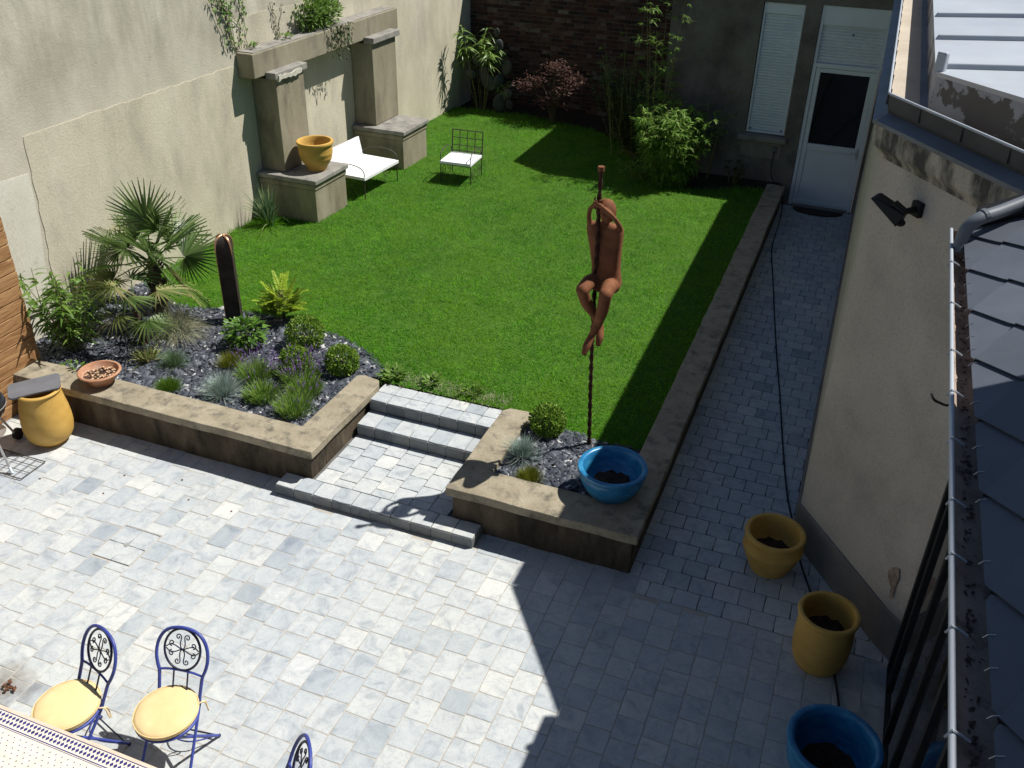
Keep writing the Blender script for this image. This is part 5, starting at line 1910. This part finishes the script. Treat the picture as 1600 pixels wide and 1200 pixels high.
def cane_plant(n, h, spread, leaf_n, leaf_l, leaf_w, droop=.5, lean=.25, zmin=.25):
    st_, en, P, D = [], [], [], []
    for _ in range(n):
        a, r = random.uniform(0, 6.28), random.random() ** .6
        s = (math.cos(a) * spread * .25 * r, math.sin(a) * spread * .25 * r, -.02)
        hh = h * random.uniform(.65, 1.0)
        e = (s[0] + math.cos(a) * spread * r + random.gauss(0, lean * .2), s[1] + math.sin(a) * spread * r + random.gauss(0, lean * .2), hh)
        st_.append(s)
        en.append(e)
        for _ in range(leaf_n):
            t = random.uniform(zmin, 1.0)
            P.append([s[k] + (e[k] - s[k]) * t for k in range(3)])
            b = random.uniform(0, 6.28)
            D.append([math.cos(b), math.sin(b), random.uniform(-.15, .7)])
    P, D = np.array(P), np.array(D)
    V, F = ribbons(P, D, rng.uniform(.6, 1.1, len(P)) * leaf_l, leaf_w, droop, 3, .9, base=.4)
    return stems(st_, en, .006, 5, .03), V, F


def add_cane_plant(name, label, cat, loc, args, m, group=None, stem_m='cane'):
    s, V, F = cane_plant(*args)
    t = thing(name, label, cat, loc, group)
    s.build('stems', stem_m, t, world=False)
    npmesh('foliage', V, F, m, t, world=False)
    return t


add_cane_plant('leafy_shrub', 'bushy light green shrub with narrow leaves in the corner by the wooden fence', 'shrub', (-7.62, 6.62, .37), (20, 1.02, .34, 30, .18, .040, .45, .3, .2), 'lush')
t = plant('reed_clump', 'low clump of narrow striped leaves beside the terracotta bowl', 'plant', (-6.72, 6.72, .37), [('foliage', *tuft(90, .34, .022, .75, .5, .05, 4), 'palm_dry')])

# ---- grasses
plant('feather_grass', 'pale wispy feather grass clump between the palm and the dark carved post', 'ornamental grass', (-6.86, 7.36, .37),
      [('foliage', *tuft(1300, .66, .005, .75, .75, .10, 5), 'straw'), ('young_blades', *tuft(500, .5, .004, .6, .6, .08, 5), 'fescue')])
FS = 'tufts of grass in the slate gravel'
for (x, y, r, n, m, lab) in ((-5.58, 6.46, .36, 1300, 'fescue', 'large blue grey fescue tuft spilling towards the left planter coping'),
                             (-2.40, 6.64, .30, 1000, 'fescue', 'blue grey fescue tuft beside the right hand pier of the steps'),
                             (-6.42, 6.76, .27, 700, 'green_fescue', 'small dull green fescue tuft behind the bright moss cushion')):
    plant('fescue_tuft', lab, 'ornamental grass', (x, y, .37), [('foliage', *tuft(n, r, .0042, .72, .28, .05, 4), m)], FS)
for (x, y, r, n, m, lab) in ((-6.15, 6.33, .17, 1500, 'moss', 'bright green low cushion tuft overhanging the left coping near the bowl'),
                             (-2.21, 6.34, .16, 1300, 'moss_yellow', 'yellowing green cushion tuft near the blue pot'),
                             (-5.86, 6.98, .22, 700, 'moss_yellow', 'yellow green grassy tuft behind the lavender')):
    plant('cushion_tuft', lab, 'ground plant', (x, y, .375), [('foliage', *tuft(n, r, .0042, .62, .2, .08, 3), m)], FS)
plant('corner_grass', 'tall green grass clump in the corner beside the near niche pedestal', 'ornamental grass', (-7.74, 10.52, .39),
      [('foliage', *tuft(130, .92, .016, .34, .45, .06, 6), 'green_fescue'), ('low_blades', *tuft(160, .34, .008, .8, .5, .10, 4), 'grass')])

# ---- clipped box balls
for (x, y, r, lab) in ((-5.35, 7.66, .205, 'largest clipped box ball, at the lawn edge of the left bed'),
                       (-5.15, 7.14, .165, 'box ball rising behind the purple lavender'),
                       (-4.705, 7.34, .170, 'dark box ball nearest to the steps in the left bed'),
                       (-2.315, 7.12, .165, 'box ball in the small bed right of the steps')):
    p, d = sphere_pts(2300, r, .95, .62)
    p[:, 2] += r * .92
    lump = 1 + .06 * np.sin(d[:, 0] * 7 + x) * np.sin(d[:, 1] * 6) + .05 * np.sin(d[:, 2] * 9)
    p[:, :2] *= lump[:, None]
    V, F = leaflets(p, unit(d + rdir(len(d)) * .8), unit(d * .6 + rdir(len(d)) * .6), rng.uniform(.018, .042, len(d)), .020, .25)
    t = plant('box_ball', lab, 'shrub', (x, y, .37), [('foliage', V, F, 'box')], 'clipped box balls')
    stems([(random.gauss(0, .012), random.gauss(0, .012), -.02) for _ in range(9)], [tuple(Vector((random.gauss(0, 1), random.gauss(0, 1), random.uniform(.3, 1.6))).normalized() * r * .75 + Vector((0, 0, r * .6))) for _ in range(9)], .006).build('stems', 'bark', t, world=False)

# ---- glossy broad leaf shrub
p, d = sphere_pts(420, .21, .75, .35)
p[:, 2] += .19
D = unit(d * np.array([1, 1, .4]) + rdir(len(d)) * .5)
V, F = leaflets(p, D, unit(np.array([0, 0, 1.0]) + rdir(len(d)) * .45), rng.uniform(.055, .095, len(d)), rng.uniform(.032, .05, len(d)), .12)
t = plant('glossy_shrub', 'low shrub with bright glossy leaves at the foot of the carved post', 'shrub', (-5.97, 7.42, .37), [('foliage', V, F, 'broad')])
stems([(random.gauss(0, .02), random.gauss(0, .02), -.02) for _ in range(8)], [(random.gauss(0, .1), random.gauss(0, .1), random.uniform(.15, .3)) for _ in range(8)], .006).build('stems', 'bark', t, world=False)

# ---- golden fern-like shrub


def fronds(n, L, rise, leaf_l, leaf_w, base_z, per=16):
    P, D, N, ss, ee = [], [], [], [], []
    for i in range(n):
        a = random.uniform(0, 6.28)
        el = random.uniform(*rise)
        z0 = base_z * random.uniform(.25, 1)
        d0 = Vector((math.cos(a) * math.cos(el), math.sin(a) * math.cos(el), math.sin(el)))
        l = L * random.uniform(.7, 1.1)
        o = Vector((math.cos(a) * .03, math.sin(a) * .03, z0))
        ss.append(tuple(o))
        ee.append(tuple(o + d0 * l - Vector((0, 0, l * .12))))
        sd = Vector((-math.sin(a), math.cos(a), 0))
        for k in range(per):
            t = .15 + .85 * k / per
            q = o + d0 * l * t - Vector((0, 0, l * .12 * t * t))
            for sg in (-1, 1):
                P.append(q)
                D.append(sd * sg + d0 * .75 + Vector((0, 0, random.gauss(0, .15))))
                N.append(sd.cross(d0) * -1 if sd.cross(d0).z < 0 else sd.cross(d0))
    P, D, N = map(lambda q: np.array([tuple(v) for v in q]), (P, D, N))
    k = np.tile(np.repeat(np.linspace(1.0, .45, per), 2), n)
    V, F = leaflets(P, D, N, leaf_l * k * rng.uniform(.8, 1.15, len(P)), leaf_w, .15)
    return V, F, stems(ss, ee, .0035, 4)


V, F, s1 = fronds(46, .36, (.15, 1.1), .055, .022, .34, 18)
V2, F2, s2 = fronds(26, .25, (.05, .7), .075, .028, .28, 11)
t = plant('golden_shrub', 'yellow green shrub with fern like fronds at the edge of the lawn', 'shrub', (-5.94, 8.12, .37), [('foliage', V, F, 'mahonia'), ('lower_foliage', V2, F2, 'mahonia_low')])
s1.build('stems', 'cane', t, world=False)
MB().tube([(0, 0, -.02), (.01, 0, .34)], [.02, .012], 6).build('trunk', 'bark', t, world=False)

# ---- lavender
LV = 'lavender bushes in the left bed'


def lavender(label, x, y, r, h, nfl, purple):
    n = 900
    a, q = rng.uniform(0, 2 * PI, n), rng.uniform(0, 1, n) ** .5
    P = np.stack([np.cos(a) * q * r * .75, np.sin(a) * q * r * .75, rng.uniform(0, h * .35, n)], -1)
    D = np.stack([np.cos(a) * q * .7 + rng.normal(0, .25, n), np.sin(a) * q * .7 + rng.normal(0, .25, n), np.ones(n)], -1)
    V, F = ribbons(P, D, rng.uniform(.5, 1, n) * h * .75, .0085, .15, 2, base=.5)
    parts = [('foliage', V, F, 'lav_green')]
    if nfl:
        a, q = rng.uniform(0, 2 * PI, nfl), rng.uniform(0, 1, nfl) ** .5
        P = np.stack([np.cos(a) * q * r * .5, np.sin(a) * q * r * .5, np.full(nfl, h * .3)], -1)
        D = unit(np.stack([np.cos(a) * q * .75 + rng.normal(0, .15, nfl), np.sin(a) * q * .75 + rng.normal(0, .15, nfl), np.full(nfl, 1.0)], -1))
        L = rng.uniform(.75, 1.25, nfl) * h * (1.15 if purple else .9)
        V1_, F1_ = ribbons(P, D, L, .0032, .05, 2, base=.9)
        parts.append(('flower_stems', V1_, F1_, 'lav_stem'))
        tip = P + D * L[:, None]
        tip[:, 2] -= .05 * L
        m = 9
        tp = np.repeat(tip, m, 0) - np.repeat(D, m, 0) * rng.uniform(0, .05, nfl * m)[:, None]
        dd = unit(rdir(nfl * m) + np.repeat(D, m, 0) * .7)
        V3_, F3_ = leaflets(tp, dd, rdir(nfl * m), rng.uniform(.009, .016, nfl * m), .009, .2)
        parts.append(('flowers', V3_, F3_, 'lav_flower'))
    return plant('lavender', label, 'lavender', (x, y, .37), parts, LV)


lavender('flowering purple lavender left of the box ball that it half hides', -5.47, 6.86, .20, .24, 70, True)
lavender('flowering purple lavender in front of the middle box ball', -5.02, 7.00, .22, .25, 110, True)
lavender('green lavender bush behind the front one, next to the pier coping', -4.83, 6.80, .19, .23, 24, False)
lavender('green lavender bush closest to the inner corner of the planter', -4.74, 6.46, .21, .24, 14, False)
lavender('green lavender bush beside the large blue grey fescue', -5.18, 6.56, .19, .22, 10, False)

# ---- small weeds


def weed(label, x, y, z, r, n, m='lush', leaf=.05):
    a = rng.uniform(0, 2 * PI, n)
    q = rng.uniform(.2, 1, n)
    P = np.stack([np.cos(a) * q * r * .5, np.sin(a) * q * r * .5, rng.uniform(.01, .06, n)], -1)
    D = np.stack([np.cos(a), np.sin(a), rng.uniform(.1, .8, n)], -1)
    V, F = leaflets(P, D, unit(np.array([0, 0, 1.0]) + rdir(n) * .4), rng.uniform(.6, 1.2, n) * leaf, leaf * .55, .12)
    return plant('weed', label, 'weed', (x, y, z), [('foliage', V, F, m)], 'small weeds along edges')


weed('broad leaved weed at the head of the left pier of the steps', -4.16, 7.46, .39, .22, 60, 'lush', .09)
weed('small weed on the bare lawn edge near the middle of the top step', -3.72, 7.50, .39, .20, 50, 'lush', .07)
weed('weedy patch where the lawn meets the right end of the top step', -3.25, 7.48, .39, .2, 50, 'moss', .06)
weed('small weed growing over the back edge of the coping by the fence', -7.22, 6.24, .42, .12, 24, 'lush', .06)
weed('tiny weed in the gravel between the fence and the bowl', -7.42, 6.28, .39, .10, 16, 'lush', .05)
n = 1100
q = np.column_stack([rng.uniform(-4.25, -2.85, n), rng.normal(7.46, .07, n), np.full(n, .385)])
V, F = ribbons(q, np.column_stack([rng.normal(0, .8, n), rng.normal(0, .8, n), np.ones(n)]), rng.uniform(.04, .10, n), .006, .6, 2)
tag(npmesh('dry_grass', V, F, 'straw'), 'dry straw coloured grass along the head of the steps', 'grass', None, 'stuff')

# ---- plants on the niche slab
p, d = sphere_pts(1500, .40, .62, .2)
p[:, 0] = np.abs(p[:, 0]) * .75
p[:, 1] *= 1.5
p[:, 2] += .22
D = unit(d + np.array([.4, 0, .2]) + rdir(len(d)) * .7)
V, F = leaflets(p, D, unit(np.array([.3, 0, 1.0]) + rdir(len(d)) * .5), rng.uniform(.05, .10, len(d)), rng.uniform(.02, .034, len(d)), .15)
tr_p, tr_d = [], []
for k in range(7):
    y0 = -.05 + k * .09
    for i in range(26):
        tt = i / 26
        tr_p.append((.30 + .015 * math.sin(i), y0 + random.gauss(0, .03), .05 - tt * (.30 + .12 * (k % 3))))
        tr_d.append((random.gauss(0.2, .4), random.gauss(0, .6), -.8))
V2, F2 = leaflets(np.array(tr_p), np.array(tr_d), rdir(len(tr_p)), rng.uniform(.04, .075, len(tr_p)), .022, .15)  # dark leaves: some real shoots, the rest stand in for shadows on the slab front
t = plant('slab_shrub', 'leafy shrub growing on top of the niche slab with shoots hanging over its edge, darkened partly in place of shadows', 'shrub', (wx(12.6, .02), 12.6, 2.70),
          [('foliage', V, F, 'lush'), ('shoots_and_shade', V2, F2, 'dark_leaf')])
stems([(.10, random.uniform(-.1, .1), 0) for _ in range(12)], [(random.uniform(.05, .3), random.uniform(-.4, .4), random.uniform(.15, .42)) for _ in range(12)], .006).build('stems', 'bark', t, world=False)
mb = MB()
for k in range(5):
    y0 = .05 + k * .09
    mb.tube([(.2, y0, .04), (.285, y0, .03), (.305, y0, -.25 - .1 * (k % 3))], .003, 4)
mb.build('trailing_stems', 'bark', t, world=False)
weed('small weed on the niche slab left of the shrub', wx(11.7, .10), 11.7, 2.71, .2, 40, 'lush', .06)
weed('upright weed at the near end of the niche slab', wx(10.98, .08), 10.98, 2.71, .10, 26, 'lush', .07)
mb = MB()
P, D = [], []
for k in range(9):
    y0, z0 = 10.75 + random.gauss(0, .1), 2.72
    pts = [(wx(y0, .02), y0, z0)]
    for i in range(7):
        y0 += random.gauss(-.02, .05)
        z0 += random.uniform(.07, .13)
        pts.append((wx(y0, .022), y0, z0))
        for _ in range(5 if i > 3 else 2):
            P.append((wx(y0, .03), y0 + random.gauss(0, .02), z0 + random.gauss(0, .02)))
            D.append((random.uniform(.1, .6), random.gauss(0, .8), random.gauss(0, .6)))
    mb.tube(pts, .0035, 4)
cw = thing('wall_creeper', 'thin creeper climbing the wall above the near end of the niche slab', 'climber plant', (-8.08, 10.8, 2.7))
mb.build('stems', 'bark', cw)
V, F = leaflets(np.array(P), np.array(D), unit(np.array([.8, 0, .5]) + rdir(len(P)) * .4), rng.uniform(.03, .06, len(P)), .028, .15)
npmesh('foliage', V, F, 'lush', cw)
mb = MB()
P, D = [], []
for k in range(3):
    y0, z0 = 11.72 + random.gauss(0, .05), 2.72
    pts = [(wx(y0, .02), y0, z0)]
    for i in range(5):
        y0 += random.gauss(0, .03)
        z0 += random.uniform(.06, .12)
        pts.append((wx(y0, .02), y0, z0))
        P.append((wx(y0, .03), y0, z0))
        D.append((random.uniform(.1, .6), random.gauss(0, .8), random.gauss(0, .6)))
    mb.tube(pts, .0035, 4)
cw = thing('wall_creeper', 'short dry creeper stems on the wall above the middle of the niche slab', 'climber plant', (-8.05, 11.7, 2.7))
mb.build('stems', 'bark', cw)
V, F = leaflets(np.array(P), np.array(D), unit(np.array([.8, 0, .5]) + rdir(len(P)) * .4), .045, .025, .15)
npmesh('foliage', V, F, 'dark_leaf', cw)

# ---- back planting
add_cane_plant('oleander', 'tall plant with long drooping bright leaves in the back left corner', 'shrub', (-7.40, 17.50, .36), (10, 1.75, .42, 40, .28, .042, .55, .2, .72), 'oleander')
add_cane_plant('oleander', 'small plant with long pale leaves between the cactus and the red maple', 'shrub', (-6.88, 17.40, .36), (4, .66, .12, 14, .20, .036, .4, .2, .6), 'oleander')
ca = thing('prickly_pear', 'large grey prickly pear cactus in shade before the brick wall', 'cactus', (-7.0, 17.4, .36))
for (x, z, w, h, tilt, yaw) in ((.05, .22, .13, .24, 5, 20), (-.18, .60, .13, .22, -38, 10), (-.42, .98, .13, .2, -55, 30), (-.34, .76, .12, .19, 35, -25), (.02, .62, .11, .2, 8, 40), (.16, .90, .11, .19, 25, -10),
                               (-.06, 1.0, .10, .18, -12, 15), (.02, 1.30, .085, .16, 8, 30), (-.55, .72, .09, .13, -70, 20), (.22, .42, .10, .15, 55, 0), (.30, .55, .085, .14, 12, 50), (-.02, 1.55, .06, .10, 0, 0), (.12, .12, .09, .16, 60, 35),
                               (.24, .20, .08, .14, -15, 15)):
    R = Matrix.Rotation(rad(yaw), 3, 'Z') @ Matrix.Rotation(rad(tilt), 3, 'Y')
    MB().ball((x, random.gauss(0, .05), z), w, .03, h * .82, 14, 9, R).build('pad', 'cactus', ca, smooth=70, world=False)

ma = thing('japanese_maple', 'small red leaved Japanese maple in front of the brick wall', 'tree', (-5.76, 17.12, .37))
tm = MB()
P, D = [], []
for b in ((-.55, -.05, .70), (-.30, .05, .80), (.02, -.05, 1.10), (.10, .1, .98), (.45, .0, .82), (.25, -.1, .70), (-.1, -.1, .45), (.12, .05, .40), (-.42, .1, .62), (.34, .1, .86)):
    e = Vector(b)
    m_ = Vector((b[0] * .35, b[1] * .5, b[2] * .6))
    tm.tube(smooth_path([(0, 0, -.02), m_ * .5 + Vector((0, 0, .1)), m_, e], 3), [.018 - .0014 * k for k in range(10)], 5)
    k = 170
    q = rng.normal(0, 1, (k, 3)) * np.array([.13, .10, .055]) + np.array(b)
    P.append(q)
    D.append(unit(np.column_stack([rng.normal(0, 1, k), rng.normal(0, 1, k), rng.normal(-.2, .4, k)])))
tm.build('trunk', 'bark', ma, world=False)
P, D = np.concatenate(P), np.concatenate(D)
parts = []
for off in (-.5, 0, .5):                                 # three-fingered leaves
    c_, s_ = math.cos(off), math.sin(off)
    D2 = np.column_stack([D[:, 0] * c_ - D[:, 1] * s_, D[:, 0] * s_ + D[:, 1] * c_, D[:, 2]])
    parts.append(leaflets(P, D2, unit(np.array([0, 0, 1.0]) + rdir(len(P)) * .3), rng.uniform(.035, .055, len(P)), .015, .1))
V, F = join(parts)
npmesh('foliage', V, F, 'maple', ma, world=False)

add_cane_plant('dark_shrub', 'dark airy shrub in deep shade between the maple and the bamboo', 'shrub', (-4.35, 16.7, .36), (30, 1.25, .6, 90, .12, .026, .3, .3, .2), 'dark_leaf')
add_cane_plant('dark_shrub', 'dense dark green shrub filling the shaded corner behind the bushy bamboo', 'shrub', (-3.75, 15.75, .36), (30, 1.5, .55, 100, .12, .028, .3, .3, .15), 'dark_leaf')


def bamboo(label, loc, n, h, spread, twigs, leaf_per, leaf_l, leaf_w, zmin):
    t = thing('bamboo', label, 'bamboo', loc, 'bamboo clumps beside the grey house')
    mb = MB()
    P, D = [], []
    for _ in range(n):
        a, r = random.uniform(0, 6.28), random.random() ** .5
        s = Vector((math.cos(a) * spread * .3 * r, math.sin(a) * spread * .3 * r, -.02))
        e = Vector((math.cos(a) * spread * r, math.sin(a) * spread * r, h * random.uniform(.6, 1)))
        m_ = (s + e) / 2 + Vector((0, 0, h * .08))
        path = smooth_path([s, m_, e], 5)
        mb.tube(path, [.007 - .0005 * k for k in range(len(path))], 5)
        for _ in range(twigs):
            k = random.uniform(zmin, 1) * (len(path) - 1)
            q = path[int(k)]
            b = random.uniform(0, 6.28)
            tw = Vector((math.cos(b), math.sin(b), random.uniform(.0, .6))) * random.uniform(.08, .24)
            mb.tube([q, q + tw], .002, 3)
            for _ in range(leaf_per):
                u = random.uniform(.3, 1.05)
                P.append(tuple(q + tw * u))
                b2 = b + random.gauss(0, .9)
                D.append((math.cos(b2), math.sin(b2), random.gauss(.05, .4)))
    mb.build('canes', 'cane', t, world=False)
    P, D = np.array(P), np.array(D)
    V, F = ribbons(P, D, rng.uniform(.6, 1.15, len(P)) * leaf_l, leaf_w * rng.uniform(.8, 1.2, len(P)), .35, 3, .9, base=.4)
    npmesh('foliage', V, F, 'bamboo_leaf', t, world=False)
    return t


bamboo('dense bushy bamboo catching the sun in front of the grey house', (-2.92, 14.72, .36), 84, 1.30, .58, 18, 10, .12, .021, .12)
bamboo('tall thin bamboo canes rising above the bushy bamboo at the house corner', (-3.30, 15.12, .36), 11, 2.85, .36, 18, 6, .095, .014, .35)
bamboo('low dark bamboo sprouts at the lawn edge left of the bushy bamboo', (-3.42, 14.66, .36), 8, .42, .22, 8, 7, .09, .018, .2)
bamboo('sparse bamboo shoots standing right of the bushy bamboo by the house wall', (-2.45, 15.22, .36), 6, 1.65, .30, 8, 5, .08, .012, .4)
bamboo('sparse wispy bamboo shoots leaning in front of the brick wall', (-4.05, 15.75, .36), 6, 2.55, .50, 7, 4, .085, .012, .6)
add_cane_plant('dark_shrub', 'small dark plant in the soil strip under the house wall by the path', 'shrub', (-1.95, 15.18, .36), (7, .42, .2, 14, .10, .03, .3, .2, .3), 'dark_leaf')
